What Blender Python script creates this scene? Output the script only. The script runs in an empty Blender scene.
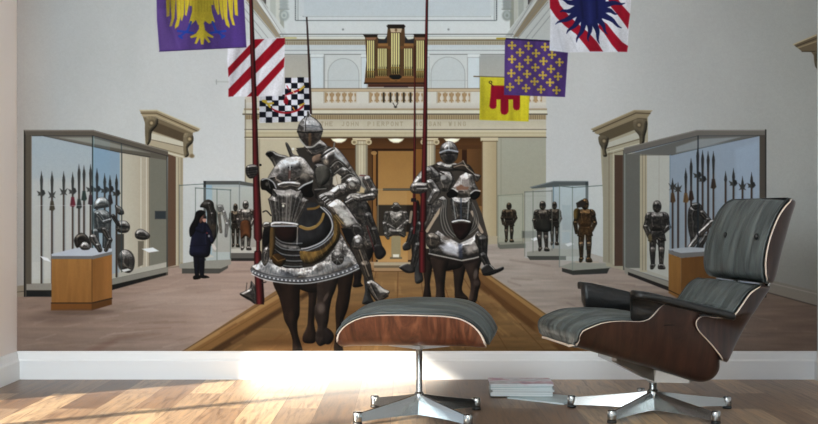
import bpy, bmesh, math, random
from mathutils import Vector, Matrix
SC = bpy.context.scene
COL = SC.collection
# ------------------------------------------------------------------ camera, world, sun, large lights, exposure
H, F = 0.79, 1200.0            # eye height (m); focal length in pixels of the 818 x 424 frame
D = 5.85                       # distance to the wall with the mural
S = D / F                      # metres on that wall per mural unit
XL, XR = (17 - 406) * S, (817 - 406) * S
cd = bpy.data.cameras.new('camera'); cam = bpy.data.objects.new('camera', cd); COL.objects.link(cam); SC.camera = cam
cam.location = (0, 0, H); cam.rotation_euler = (math.pi / 2, 0, 0)
cd.sensor_width = 36; cd.lens = F / 818 * 36; cd.shift_x = 3 / 818; cd.shift_y = 5 / 818; cd.clip_start = .05
w = bpy.data.worlds.new('world'); SC.world = w; w.use_nodes = True
bg = w.node_tree.nodes['Background']; bg.inputs[0].default_value = (.74, .87, 1.0, 1); bg.inputs[1].default_value = 1.35
sd = bpy.data.lights.new('sun', 'SUN'); sun = bpy.data.objects.new('sun', sd); COL.objects.link(sun)
sd.energy = 23.; sd.angle = math.radians(2.6); sd.color = (1.0, .90, .74)
SUNDIR = Vector((.83, .56, -.30)).normalized()
sun.rotation_euler = SUNDIR.to_track_quat('-Z', 'Y').to_euler()
def area(name, loc, target, sx, sy, e, c):
    ld = bpy.data.lights.new(name, 'AREA'); ld.shape = 'RECTANGLE'; ld.size = sx; ld.size_y = sy; ld.energy = e; ld.color = c
    o = bpy.data.objects.new(name, ld); COL.objects.link(o); o.location = loc
    o.rotation_euler = (Vector(target) - Vector(loc)).to_track_quat('-Z', 'Y').to_euler(); return o
area('front_left_fill', (-1.6, .6, 1.9), (.1, 5.6, .9), 2.2, 1.4, 158., (.80, .93, 1.0))  # unseen fill lamp added for the left-to-right falloff along the wall
SC.view_settings.view_transform = 'Standard'; SC.view_settings.look = 'None'; SC.view_settings.gamma = 1; SC.view_settings.use_curve_mapping = False
SC.view_settings.exposure = 0.0
# ------------------------------------------------------------------ helpers
def srgb(r, g, b):
    f = lambda c: c / 12.92 if c <= .04045 else ((c + .055) / 1.055) ** 2.4
    return (f(r / 255), f(g / 255), f(b / 255), 1)
def mat(name, c, rough=.5, metal=0., spec=.5, coat=0.):
    m = bpy.data.materials.new(name); m.use_nodes = True; b = m.node_tree.nodes['Principled BSDF']
    b.inputs['Base Color'].default_value = c; b.inputs['Roughness'].default_value = rough; b.inputs['Metallic'].default_value = metal
    b.inputs['Specular IOR Level'].default_value = spec; b.inputs['Coat Weight'].default_value = coat; b.inputs['Coat Roughness'].default_value = .15
    return m
def nodes(m): return m.node_tree.nodes, m.node_tree.links, m.node_tree.nodes['Principled BSDF']
def ramp(N, pts):
    r = N.new('ShaderNodeValToRGB'); e = r.color_ramp.elements
    while len(e) < len(pts): e.new(.5)
    for k, (p, c) in zip(e, pts): k.position = p; k.color = c
    return r
def obj(name, bm, m, parent=None, smooth=True, mods=None):
    me = bpy.data.meshes.new(name)
    if smooth:
        for f in bm.faces: f.smooth = True
    bmesh.ops.recalc_face_normals(bm, faces=bm.faces) if not getattr(bm, 'keep', False) else None
    bm.to_mesh(me); bm.free(); o = bpy.data.objects.new(name, me); COL.objects.link(o)
    for x in (m if isinstance(m, (list, tuple)) else [m]): me.materials.append(x)
    if parent: o.parent = parent
    return o
def tag(o, label=None, cat=None, group=None, kind=None):
    for k, v in (('label', label), ('category', cat), ('group', group), ('kind', kind)):
        if v: o[k] = v
    return o
def empty(name, loc, rz=0.):
    o = bpy.data.objects.new(name, None); COL.objects.link(o); o.location = loc; o.rotation_euler = (0, 0, rz); o.empty_display_size = .1
    return o
def box(bm, x0, y0, z0, x1, y1, z1, bev=0., M=None):
    g = bmesh.ops.create_cube(bm, size=1)['verts']
    for v in g: v.co = Vector((x0 + (v.co.x + .5) * (x1 - x0), y0 + (v.co.y + .5) * (y1 - y0), z0 + (v.co.z + .5) * (z1 - z0)))
    if bev:
        es = list({e for v in g for e in v.link_edges}); r = bmesh.ops.bevel(bm, geom=es, offset=bev, segments=2, affect='EDGES', profile=.6); g = [v for v in r['verts']] or g
    if M is not None: bmesh.ops.transform(bm, matrix=M, verts=list({v for v in bm.verts if v.is_valid and v in set(g)}))
def grid(bm, R, closed_v=False, uv=True, mi=0):
    """R[i][j] points; makes a quad grid with a UV of (i, j) fractions"""
    V = [[bm.verts.new(p) for p in row] for row in R]; L = bm.loops.layers.uv.verify() if uv else None
    n, m = len(V), len(V[0])
    for i in range(n - 1):
        for j in range(m if closed_v else m - 1):
            q = [(i, j), (i + 1, j), (i + 1, (j + 1) % m), (i, (j + 1) % m)]
            f = bm.faces.new([V[a][b] for a, b in q]); f.material_index = mi
            if uv:
                for l, (a, b) in zip(f.loops, [(i, j), (i + 1, j), (i + 1, j + 1), (i, j + 1)]): l[L].uv = (a / (n - 1), b / (m if closed_v else m - 1))
    return V
def lathe(bm, prof, cx=0, cy=0, n=32):
    V = [[bm.verts.new((cx + r * math.cos(2 * math.pi * k / n), cy + r * math.sin(2 * math.pi * k / n), z)) for k in range(n)] for r, z in prof]
    for i in range(len(V) - 1):
        for k in range(n): bm.faces.new((V[i][k], V[i][(k + 1) % n], V[i + 1][(k + 1) % n], V[i + 1][k]))
    if prof[0][0] > 0: bm.faces.new(V[0][::-1])
    if prof[-1][0] > 0: bm.faces.new(V[-1])
def tubem(bm, pts, r, n=12):
    pts = [Vector(p) for p in pts]; R = []
    for i, p in enumerate(pts):
        t = (pts[min(i + 1, len(pts) - 1)] - pts[max(i - 1, 0)]).normalized(); a = t.orthogonal().normalized() if i == 0 else (A - t * A.dot(t)).normalized(); A = a; b = t.cross(a)
        rr = r[i] if hasattr(r, '__len__') else r
        R.append([bm.verts.new(p + (a * math.cos(2 * math.pi * k / n) + b * math.sin(2 * math.pi * k / n)) * rr) for k in range(n)])
    for i in range(len(R) - 1):
        for k in range(n): bm.faces.new((R[i][k], R[i][(k + 1) % n], R[i + 1][(k + 1) % n], R[i + 1][k]))
    bm.faces.new(R[0][::-1]); bm.faces.new(R[-1])
# ------------------------------------------------------------------ materials
def wall_paint(name, c, rough=.6):
    m = mat(name, c, rough, spec=.3); N, L, B = nodes(m); t = N.new('ShaderNodeTexCoord'); n = N.new('ShaderNodeTexNoise'); n.inputs['Scale'].default_value = 90; n.inputs['Detail'].default_value = 4
    b = N.new('ShaderNodeBump'); b.inputs['Strength'].default_value = .04; L.new(t.outputs['Object'], n.inputs['Vector']); L.new(n.outputs['Fac'], b.inputs['Height']); L.new(b.outputs[0], B.inputs['Normal']); return m
M_wall = wall_paint('cream_wall_paint', srgb(238, 230, 226)); M_trim = wall_paint('white_trim_paint', srgb(236, 238, 240), .45); M_ceil = wall_paint('white_ceiling_paint', srgb(240, 240, 238))
def floor_mat():
    m = mat('oak_plank_floor', srgb(170, 130, 100), .36, spec=.28); N, L, B = nodes(m)
    t = N.new('ShaderNodeTexCoord'); mp = N.new('ShaderNodeMapping'); mp.inputs['Rotation'].default_value = (0, 0, math.pi / 2); mp.inputs['Location'].default_value = (.35, .06, 0)
    L.new(t.outputs['Object'], mp.inputs['Vector'])
    br = N.new('ShaderNodeTexBrick'); br.inputs['Scale'].default_value = 1.; br.inputs['Brick Width'].default_value = 1.15; br.inputs['Row Height'].default_value = .152; br.inputs['Mortar Size'].default_value = .0012; br.inputs['Mortar Smooth'].default_value = .3
    br.offset = .37; br.inputs['Color1'].default_value = (0, 0, 0, 1); br.inputs['Color2'].default_value = (1, 1, 1, 1); br.inputs['Mortar'].default_value = (.5, .5, .5, 1); br.inputs['Bias'].default_value = 0
    L.new(mp.outputs[0], br.inputs['Vector'])
    wn = N.new('ShaderNodeSeparateColor'); L.new(br.outputs['Color'], wn.inputs[0])
    cr = ramp(N, [(0, srgb(106, 85, 70)), (.3, srgb(146, 121, 99)), (.55, srgb(174, 148, 120)), (.8, srgb(130, 109, 92)), (1, srgb(194, 168, 136))]); L.new(wn.outputs[0], cr.inputs[0])
    # grain along the board, shifted from board to board
    mg = N.new('ShaderNodeMapping'); mg.inputs['Scale'].default_value = (30, 2.2, 1); L.new(t.outputs['Object'], mg.inputs['Vector'])
    ad = N.new('ShaderNodeVectorMath'); ad.operation = 'ADD'; sc = N.new('ShaderNodeVectorMath'); sc.operation = 'SCALE'; sc.inputs['Scale'].default_value = 37.; L.new(br.outputs['Color'], sc.inputs[0]); L.new(mg.outputs[0], ad.inputs[0]); L.new(sc.outputs[0], ad.inputs[1])
    n1 = N.new('ShaderNodeTexNoise'); n1.inputs['Scale'].default_value = 1.; n1.inputs['Detail'].default_value = 9; n1.inputs['Roughness'].default_value = .7; n1.inputs['Distortion'].default_value = 1.4; L.new(ad.outputs[0], n1.inputs['Vector'])
    g = ramp(N, [(.36, (.42, .34, .30, 1)), (.45, (.80, .76, .73, 1)), (.52, (1.02, 1.0, .98, 1)), (.62, (1.28, 1.18, 1.06, 1))]); L.new(n1.outputs['Fac'], g.inputs[0])
    mx = N.new('ShaderNodeMix'); mx.data_type = 'RGBA'; mx.blend_type = 'MULTIPLY'; mx.inputs[0].default_value = .95; L.new(cr.outputs[0], mx.inputs[6]); L.new(g.outputs[0], mx.inputs[7])
    m2 = N.new('ShaderNodeMix'); m2.data_type = 'RGBA'; m2.blend_type = 'MIX'; L.new(br.outputs['Fac'], m2.inputs[0]); L.new(mx.outputs[2], m2.inputs[6]); m2.inputs[7].default_value = srgb(84, 60, 44)
    L.new(m2.outputs[2], B.inputs['Base Color'])
    r = N.new('ShaderNodeMapRange'); r.inputs['To Min'].default_value = .24; r.inputs['To Max'].default_value = .42; L.new(n1.outputs['Fac'], r.inputs[0]); L.new(r.outputs[0], B.inputs['Roughness'])
    b = N.new('ShaderNodeBump'); b.inputs['Strength'].default_value = .12; b.inputs['Distance'].default_value = .01; L.new(n1.outputs['Fac'], b.inputs['Height']); L.new(b.outputs[0], B.inputs['Normal'])
    return m
M_floor = floor_mat()
def wood(name, a, b, c, su=3., sv=26., rough=.32, rot=0.):
    m = mat(name, b, rough, spec=.45, coat=.12); N, L, B = nodes(m); t = N.new('ShaderNodeTexCoord'); mp = N.new('ShaderNodeMapping'); mp.inputs['Scale'].default_value = (su, sv, 3.); mp.inputs['Rotation'].default_value = (0, rot, 0)
    L.new(t.outputs['Object'], mp.inputs['Vector']); n = N.new('ShaderNodeTexNoise'); n.inputs['Scale'].default_value = 1; n.inputs['Detail'].default_value = 6; n.inputs['Distortion'].default_value = 2.2; n.inputs['Roughness'].default_value = .6
    L.new(mp.outputs[0], n.inputs['Vector']); r = ramp(N, [(.3, a), (.5, b), (.7, c)]); L.new(n.outputs['Fac'], r.inputs[0]); L.new(r.outputs[0], B.inputs['Base Color']); return m
M_rose = wood('dark_rosewood_veneer', srgb(26, 15, 12), srgb(46, 27, 21), srgb(64, 39, 30), 14., 3., rot=.5)
M_walnut = wood('walnut_veneer', srgb(58, 34, 26), srgb(98, 58, 42), srgb(132, 84, 60), 13., 3., rot=.3)
M_ply = mat('pale_plywood_edge', srgb(214, 196, 180), .5)
def leather(name, c0, c1, sc=(2., 46.)):
    m = mat(name, c0, .42, spec=.5); N, L, B = nodes(m); t = N.new('ShaderNodeTexCoord'); mp = N.new('ShaderNodeMapping'); mp.inputs['Scale'].default_value = (sc[0], sc[1], 1); L.new(t.outputs['UV'], mp.inputs['Vector'])
    n = N.new('ShaderNodeTexNoise'); n.inputs['Scale'].default_value = 1; n.inputs['Detail'].default_value = 5; n.inputs['Distortion'].default_value = .6; L.new(mp.outputs[0], n.inputs['Vector'])
    r = ramp(N, [(.3, c0), (.7, c1)]); L.new(n.outputs['Fac'], r.inputs[0]); L.new(r.outputs[0], B.inputs['Base Color'])
    b = N.new('ShaderNodeBump'); b.inputs['Strength'].default_value = .8; b.inputs['Distance'].default_value = .012; L.new(n.outputs['Fac'], b.inputs['Height']); L.new(b.outputs[0], B.inputs['Normal']); return m
M_leather = leather('grey_green_leather', srgb(42, 47, 47), srgb(98, 105, 104), (1.6, 30.)); M_black = leather('black_leather', srgb(12, 13, 13), srgb(20, 21, 22), (3, 8))
M_chrome = mat('polished_aluminium', (.34, .355, .355, 1), .2, 1.); M_cast = mat('satin_cast_aluminium', (.34, .335, .32, 1), .32, 1.); M_dark = mat('black_rubber', srgb(20, 20, 20), .5); M_btn = mat('black_button_leather', srgb(18, 19, 20), .35)
# ------------------------------------------------------------------ the room
def struct(name, bm, m, parent=None, smooth=False): return tag(obj(name, bm, m, parent, smooth), kind='structure')
ZC = 2.6; Y0 = -1.2
bm = bmesh.new(); box(bm, XL - .12, Y0, -.06, XR + .12, D + .12, 0); struct('floor', bm, M_floor)
bm = bmesh.new(); box(bm, XL - .12, Y0, ZC, XR + .12, D + .12, ZC + .08); struct('ceiling', bm, M_ceil)
bm = bmesh.new(); box(bm, XL - .12, D + .003, 0, XR + .12, D + .12, ZC); struct('wall_back', bm, M_wall)
bm = bmesh.new(); box(bm, XR + .001, Y0, 0, XR + .12, D + .003, ZC); struct("wall_right", bm, M_trim)
# an unseen window down to the floor in the left wall, left of the frame: two lights, the farther with a pointed head
JY, Y1, MY = 5.07, 2.7, 4.256
HEAD = [(JY, .555), (4.50, .86), (MY - .03, .74), (Y1, .70)]  # head outline made up to keep the sun on the baseboard, off the mural
def prism(bm, P, x0, x1):
    A = [bm.verts.new((x0, y, z)) for y, z in P]; Bv = [bm.verts.new((x1, y, z)) for y, z in P]
    for i in range(len(P)): bm.faces.new((A[i], A[(i + 1) % len(P)], Bv[(i + 1) % len(P)], Bv[i]))
    bm.faces.new(A[::-1]); bm.faces.new(Bv)
bm = bmesh.new()
box(bm, XL - .12, JY, 0, XL - .001, D + .003, ZC); box(bm, XL - .12, Y0, 0, XL - .001, Y1, ZC)
for (ya, za), (yb, zb) in zip(HEAD, HEAD[1:]): prism(bm, [(ya, za), (ya, ZC), (yb, ZC), (yb, zb)], XL - .12, XL - .001)
struct('wall_left', bm, M_wall)
bm = bmesh.new()
prism(bm, [(JY, 0), (JY, .555), (JY - .02, .567), (JY - .02, 0)], XL - .09, XL - .04); prism(bm, [(MY + .03, 0), (MY + .03, .755), (MY - .03, .74), (MY - .03, 0)], XL - .09, XL - .04)
prism(bm, [(Y1 + .03, 0), (Y1 + .03, .70), (Y1, .70), (Y1, 0)], XL - .09, XL - .04); prism(bm, [(3.5, 0), (3.5, .72), (3.46, .72), (3.46, 0)], XL - .09, XL - .04)
struct('unseen_window_1', bm, M_trim)
def baseboard(bm, P0, P1, nrm):
    """profile swept from P0 to P1; nrm points into the room"""
    prof = [(0, 0), (.020, 0), (.020, .088), (.0195, .090), (.013, .098), (.011, .112), (.0095, .124), (.0055, .1355), (0, .1365)]
    P0, P1, nrm = Vector(P0), Vector(P1), Vector(nrm)
    A = [bm.verts.new(P0 + nrm * a + Vector((0, 0, b))) for a, b in prof]; Bq = [bm.verts.new(P1 + nrm * a + Vector((0, 0, b))) for a, b in prof]
    for i in range(len(prof) - 1): bm.faces.new((A[i], A[i + 1], Bq[i + 1], Bq[i]))
    bm.faces.new(A[::-1]); bm.faces.new(Bq)
bm = bmesh.new(); baseboard(bm, (XL, D + .002, 0), (XR, D + .002, 0), (0, -1, 0)); struct('baseboard_back', bm, M_trim)
bm = bmesh.new(); baseboard(bm, (XL - .001, JY + .02, 0), (XL - .001, D - .0155, 0), (1, 0, 0)); struct('baseboard_left', bm, M_trim)
bm = bmesh.new(); baseboard(bm, (XR + .001, Y0, 0), (XR + .001, D - .0155, 0), (-1, 0, 0)); struct('baseboard_right', bm, M_trim)
# ------------------------------------------------------------------ the print of the wall mural
# The mural is a flat printed wallcovering.  Its picture is drawn here as vector shapes in the mural's own
# units (1 unit = 1/208 m on the wall) and stored as ink colours on the flat mural mesh.
import math, random
import numpy as np
GX = np.arange(17.0, 817.01, .5)
GY = np.concatenate([np.arange(-128.0, -4.0, 4.0), np.arange(-4.0, 351.01, .5)])
NX, NY = len(GX), len(GY)
INK = np.zeros((NY, NX, 3)); INK[:] = .6
PID = np.zeros((NY, NX), np.int32)
PARTS = [('wall_mural', None, -1)]
CUR = 0
def part(name, label=None, parent=0):
    global CUR
    PARTS.append((name, label, parent)); CUR = len(PARTS) - 1
    return CUR
def use(i):
    global CUR
    CUR = i
def col(c):
    return np.array(c, float) / 255.
_rs = np.random.RandomState(7)
_N = _rs.rand(512, 512)
def noise(X, Y, sx=1., sy=None, o=0):
    sy = sy or sx
    u = X / sx + 37.3 * o + 211; v = Y / sy + 17.7 * o + 307
    iu = np.floor(u).astype(int); iv = np.floor(v).astype(int)
    fu = u - iu; fv = v - iv
    fu = fu * fu * (3 - 2 * fu); fv = fv * fv * (3 - 2 * fv)
    g = lambda a, b: _N[(b) % 512, (a) % 512]
    return ((g(iu, iv) * (1 - fu) + g(iu + 1, iv) * fu) * (1 - fv) + (g(iu, iv + 1) * (1 - fu) + g(iu + 1, iv + 1) * fu) * fv) * 2 - 1
def fbm(X, Y, sx, sy=None, o=0):
    sy = sy or sx
    return .55 * noise(X, Y, sx, sy, o) + .3 * noise(X, Y, sx / 2., sy / 2., o + 1) + .15 * noise(X, Y, sx / 4., sy / 4., o + 2)
def win(x0, y0, x1, y1):
    i0 = max(0, np.searchsorted(GX, x0) - 1); i1 = min(NX, np.searchsorted(GX, x1) + 1)
    j0 = max(0, np.searchsorted(GY, y0) - 1); j1 = min(NY, np.searchsorted(GY, y1) + 1)
    if i1 <= i0 or j1 <= j0: return None
    X, Y = np.meshgrid(GX[i0:i1], GY[j0:j1])
    return slice(j0, j1), slice(i0, i1), X, Y
def put(sl, a, c, own=True, mul=False):
    js, is_ = sl
    d = INK[js, is_]
    a = a[..., None]
    INK[js, is_] = d * (1 - a + a * c) if mul else d * (1 - a) + c * a
    if own:
        p = PID[js, is_]; p[a[..., 0] > .5] = CUR
def spline(P, n=5, closed=True):
    P = [np.array(p, float) for p in P]; out = []; m = len(P)
    for i in range(m if closed else m - 1):
        if closed: p0, p1, p2, p3 = P[i - 1], P[i], P[(i + 1) % m], P[(i + 2) % m]
        else: p0, p1, p2, p3 = P[max(i - 1, 0)], P[i], P[i + 1], P[min(i + 2, m - 1)]
        for k in range(n):
            t = k / n
            out.append(.5 * ((2 * p1) + (-p0 + p2) * t + (2 * p0 - 5 * p1 + 4 * p2 - p3) * t * t + (-p0 + 3 * p1 - 3 * p2 + p3) * t ** 3))
    if not closed: out.append(P[-1])
    return out
def sdf(P, X, Y):
    d2 = np.full(X.shape, 1e9); gx = np.zeros(X.shape); gy = np.zeros(X.shape); ins = np.zeros(X.shape, bool)
    n = len(P)
    for i in range(n):
        ax, ay = P[i]; bx, by = P[(i + 1) % n]
        ex, ey = bx - ax, by - ay; L = ex * ex + ey * ey + 1e-9
        t = np.clip(((X - ax) * ex + (Y - ay) * ey) / L, 0, 1)
        vx = ax + t * ex - X; vy = ay + t * ey - Y; q = vx * vx + vy * vy
        m = q < d2; d2 = np.where(m, q, d2); gx = np.where(m, vx, gx); gy = np.where(m, vy, gy)
        if ay != by:
            c = ((ay > Y) != (by > Y)) & (X < (bx - ax) * (Y - ay) / (by - ay) + ax)
            ins ^= c
    d = np.sqrt(d2); s = np.where(ins, 1., -1.)
    return d * s, gx / (d + 1e-6) * s, gy / (d + 1e-6) * s
def shade(c, X, Y):
    """colour: an rgb tuple, or (rgbA, rgbB, (x0,y0),(x1,y1)) for a gradient of ink between two points"""
    if callable(c): return c(X, Y)
    if len(c) == 4 and hasattr(c[0], '__len__'):
        (x0, y0), (x1, y1) = c[2], c[3]
        t = np.clip(((X - x0) * (x1 - x0) + (Y - y0) * (y1 - y0)) / ((x1 - x0) ** 2 + (y1 - y0) ** 2), 0, 1)[..., None]
        return col(c[0]) * (1 - t) + col(c[1]) * t
    return np.broadcast_to(col(c), X.shape + (3,))
def poly(P, c, a=1., f=.45, sm=False, own=True, nz=0, ns=(6, 6), mul=False):
    if sm: P = spline(P)
    xs = [p[0] for p in P]; ys = [p[1] for p in P]
    w = win(min(xs) - f - 1, min(ys) - f - 1, max(xs) + f + 1, max(ys) + f + 1)
    if w is None: return
    js, is_, X, Y = w
    d, _, _ = sdf(P, X, Y)
    al = np.clip(d / (2 * f) + .5, 0, 1) * a
    k = shade(c, X, Y)
    if nz: k = k * (1 + nz * fbm(X, Y, ns[0], ns[1], 3))[..., None]
    put((js, is_), al, k, own, mul)
def rect(x0, y0, x1, y1, c, a=1., **k): poly([(x0, y0), (x1, y0), (x1, y1), (x0, y1)], c, a, **k)
def line(P, w, c, a=1., f=.4, own=False, sm=False, mul=False):
    """polyline of width w (number or (w0, w1))"""
    if sm: P = spline(P, 5, False)
    w0, w1 = w if hasattr(w, '__len__') else (w, w)
    xs = [p[0] for p in P]; ys = [p[1] for p in P]; M = max(w0, w1) + f + 1
    q = win(min(xs) - M, min(ys) - M, max(xs) + M, max(ys) + M)
    if q is None: return
    js, is_, X, Y = q
    n = len(P) - 1; al = np.zeros(X.shape)
    for i in range(n):
        ax, ay = P[i]; bx, by = P[i + 1]; ex, ey = bx - ax, by - ay; L = ex * ex + ey * ey + 1e-9
        t = np.clip(((X - ax) * ex + (Y - ay) * ey) / L, 0, 1)
        d = np.hypot(ax + t * ex - X, ay + t * ey - Y); ww = w0 + (w1 - w0) * (i + t) / n
        al = np.maximum(al, np.clip((ww / 2 - d) / (2 * f) + .5, 0, 1))
    if w0 < 1 and w1 < 1: pass
    put((js, is_), al * a, shade(c, X, Y), own, mul)
def lines(L, w, c, a=1., **k):
    for P in L: line(P, w, c, a, **k)
def blob(cx, cy, rx, ry, c, a=1., soft=1., rot=0, own=False, mul=False):
    R = max(rx, ry) * (1 + soft)
    q = win(cx - R, cy - R, cx + R, cy + R)
    if q is None: return
    js, is_, X, Y = q
    cr, sr = math.cos(rot), math.sin(rot)
    u = ((X - cx) * cr + (Y - cy) * sr) / rx; v = (-(X - cx) * sr + (Y - cy) * cr) / ry
    d = np.hypot(u, v)
    al = np.clip((1 + soft * .5 - d) / max(soft, 1e-3), 0, 1); al = al * al * (3 - 2 * al)
    put((js, is_), al * a, shade(c, X, Y), own, mul)
def ell(cx, cy, rx, ry, c, a=1., **k):
    poly([(cx + rx * math.cos(t), cy + ry * math.sin(t)) for t in np.linspace(0, 2 * math.pi, 20, endpoint=False)], c, a=a, **k)
# polished steel: what a curved plate mirrors of the hall around it, as the photographer printed it
EV = np.array([-1, -.75, -.45, -.2, -.02, .12, .35, .6, .8, 1.])
EL = np.array([.14, .25, .37, .34, .22, .26, .42, .70, .98, .84])
def steel(nx, ny, nz, X, Y, tone=1., warm=0., rough=.25, eng=.12, o=0):
    nx = nx + rough * fbm(X, Y, 4.5, 5.5, 5 + o); ny = ny + rough * fbm(X, Y, 5.5, 4.2, 9 + o)
    ll = np.sqrt(nx * nx + ny * ny + nz * nz); nx, ny, nz = nx / ll, ny / ll, nz / ll
    ry = -2 * nz * ny; rx = 2 * nz * nx
    L = np.interp(ry, EV, EL)
    L = L * (.92 + .14 * np.sin(rx * 6 + 1.3)) + .30 * np.exp(-((rx + .55) / .16) ** 2) * (ny < .3) + .14 * np.exp(-((rx - .6) / .1) ** 2)
    L = L + .38 * np.exp(-((nx + .28) ** 2 + (ny + .42) ** 2) / .035) + .16 * np.exp(-((nx - .5) ** 2 + (ny - .1) ** 2) / .02)
    L = L * (1 + eng * noise(X, Y, 1.3, 1.3, 2 + o) + eng * noise(X, Y, 2.2, 2.2, 4 + o)) * tone
    t = np.clip(.5 - ry, 0, 1)[..., None] * .55
    k = (np.array([1.0, .97, .945]) * (1 - t) + np.array([1.05, .92, .78]) * t) * (1 - warm * np.array([-.1, .3, .85]))
    return np.clip(L[..., None] * k * .88 + .02, 0, .97)
def plate(P, R=6, tone=1., warm=0., rough=.2, eng=.09, sm=True, tilt=(0, 0), f=.45, o=0, edge=.5, a=1.):
    """a curved steel plate of this outline, bulging towards its middle"""
    if sm: P = spline(P, 4)
    xs = [p[0] for p in P]; ys = [p[1] for p in P]
    w = win(min(xs) - 2, min(ys) - 2, max(xs) + 2, max(ys) + 2)
    if w is None: return
    js, is_, X, Y = w
    d, gx, gy = sdf(P, X, Y)
    m = np.clip(1 - d / R, 0, .97) ** 1.3
    nx, ny = gx * m + tilt[0], gy * m + tilt[1]
    nz = np.sqrt(np.clip(1 - nx * nx - ny * ny, .03, 1))
    k = steel(nx, ny, nz, X, Y, tone, warm, rough, eng, o)
    if edge: k = k * (1 - edge * .7 * np.clip(1 - d / 1.1, 0, 1))[..., None]
    put((js, is_), np.clip(d / (2 * f) + .5, 0, 1) * a, k)
def tube(p0, p1, r0, r1, tone=1., warm=0., rough=.2, eng=.1, o=0, edge=.4, base=None, f=.45):
    """a tapered limb of steel, or of the matt colour base"""
    (ax, ay), (bx, by) = p0, p1; M = max(r0, r1) + 2
    q = win(min(ax, bx) - M, min(ay, by) - M, max(ax, bx) + M, max(ay, by) + M)
    if q is None: return
    js, is_, X, Y = q
    ex, ey = bx - ax, by - ay; L = math.hypot(ex, ey) + 1e-6; ux, uy = ex / L, ey / L
    s = ((X - ax) * ux + (Y - ay) * uy); t = np.clip(s / L, 0, 1)
    r = r0 + (r1 - r0) * t
    vx = X - (ax + ux * t * L); vy = Y - (ay + uy * t * L); d = np.hypot(vx, vy)
    nx = np.clip(vx / r, -1, 1) * .96; ny = np.clip(vy / r, -1, 1) * .96
    nz = np.sqrt(np.clip(1 - nx * nx - ny * ny, .03, 1))
    if base is None: k = steel(nx, ny, nz, X, Y, tone, warm, rough, eng, o)
    else:
        l = np.clip(.62 - .38 * ny - .22 * nx + .12 * nz, .15, 1.4) * tone
        l = l * (1 + rough * fbm(X, Y, 4, 6, o))
        k = np.clip(l[..., None] * col(base), 0, 1)
    if edge: k = k * (1 - edge * np.clip(1 - (r - d) / 1.0, 0, 1))[..., None]
    put((js, is_), np.clip((r - d) / (2 * f) + .5, 0, 1), k)
def limb(P, R, **k):
    for i in range(len(P) - 1): tube(P[i], P[i + 1], R[i], R[i + 1], **k)
def body(P, base, R=8, tone=1., rough=.3, sm=True, o=0, f=.45, gloss=0.):
    """a matt or satin rounded form (horse, cloth) of this outline"""
    if sm: P = spline(P, 4)
    xs = [p[0] for p in P]; ys = [p[1] for p in P]
    w = win(min(xs) - 2, min(ys) - 2, max(xs) + 2, max(ys) + 2)
    if w is None: return
    js, is_, X, Y = w
    d, gx, gy = sdf(P, X, Y)
    m = np.clip(1 - d / R, 0, 1)
    nx, ny = gx * m, gy * m
    l = np.clip(.72 - .33 * ny - .25 * nx - .25 * m, .12, 1.5) * tone * (1 + rough * fbm(X, Y, 5, 9, o))
    k = l[..., None] * col(base) + gloss * np.clip(-nx * .5 - ny * .7, 0, 1)[..., None] ** 3
    put((js, is_), np.clip(d / (2 * f) + .5, 0, 1), np.clip(k, 0, 1))
FONT = {'T': [[(0, 0), (4, 0)], [(2, 0), (2, 6)]], 'H': [[(0, 0), (0, 6)], [(4, 0), (4, 6)], [(0, 3), (4, 3)]],
 'E': [[(4, 0), (0, 0), (0, 6), (4, 6)], [(0, 3), (3, 3)]], 'J': [[(3, 0), (3, 5), (2, 6), (0, 5)]], 'O': [[(1, 0), (3, 0), (4, 3), (3, 6), (1, 6), (0, 3), (1, 0)]],
 'N': [[(0, 6), (0, 0), (4, 6), (4, 0)]], 'P': [[(0, 6), (0, 0), (3, 0), (4, 1.5), (3, 3), (0, 3)]], 'I': [[(2, 0), (2, 6)]],
 'R': [[(0, 6), (0, 0), (3, 0), (4, 1.5), (3, 3), (0, 3)], [(2, 3), (4, 6)]], 'M': [[(0, 6), (0.5, 0), (2, 5), (3.5, 0), (4, 6)]],
 'G': [[(4, 1), (3, 0), (1, 0), (0, 3), (1, 6), (3, 6), (4, 5), (4, 3), (2.5, 3)]], 'A': [[(0, 6), (2, 0), (4, 6)], [(1, 4), (3, 4)]],
 'W': [[(0, 0), (1, 6), (2, 1), (3, 6), (4, 0)]]}
def text(s, x, y, h, adv, c, w=.7, a=1.):
    k = h / 6.
    for ch in s:
        for P in FONT.get(ch, []): line([(x + px * k * .95, y + py * k) for px, py in P], w, c, a, f=.35)
        x += adv
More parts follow.
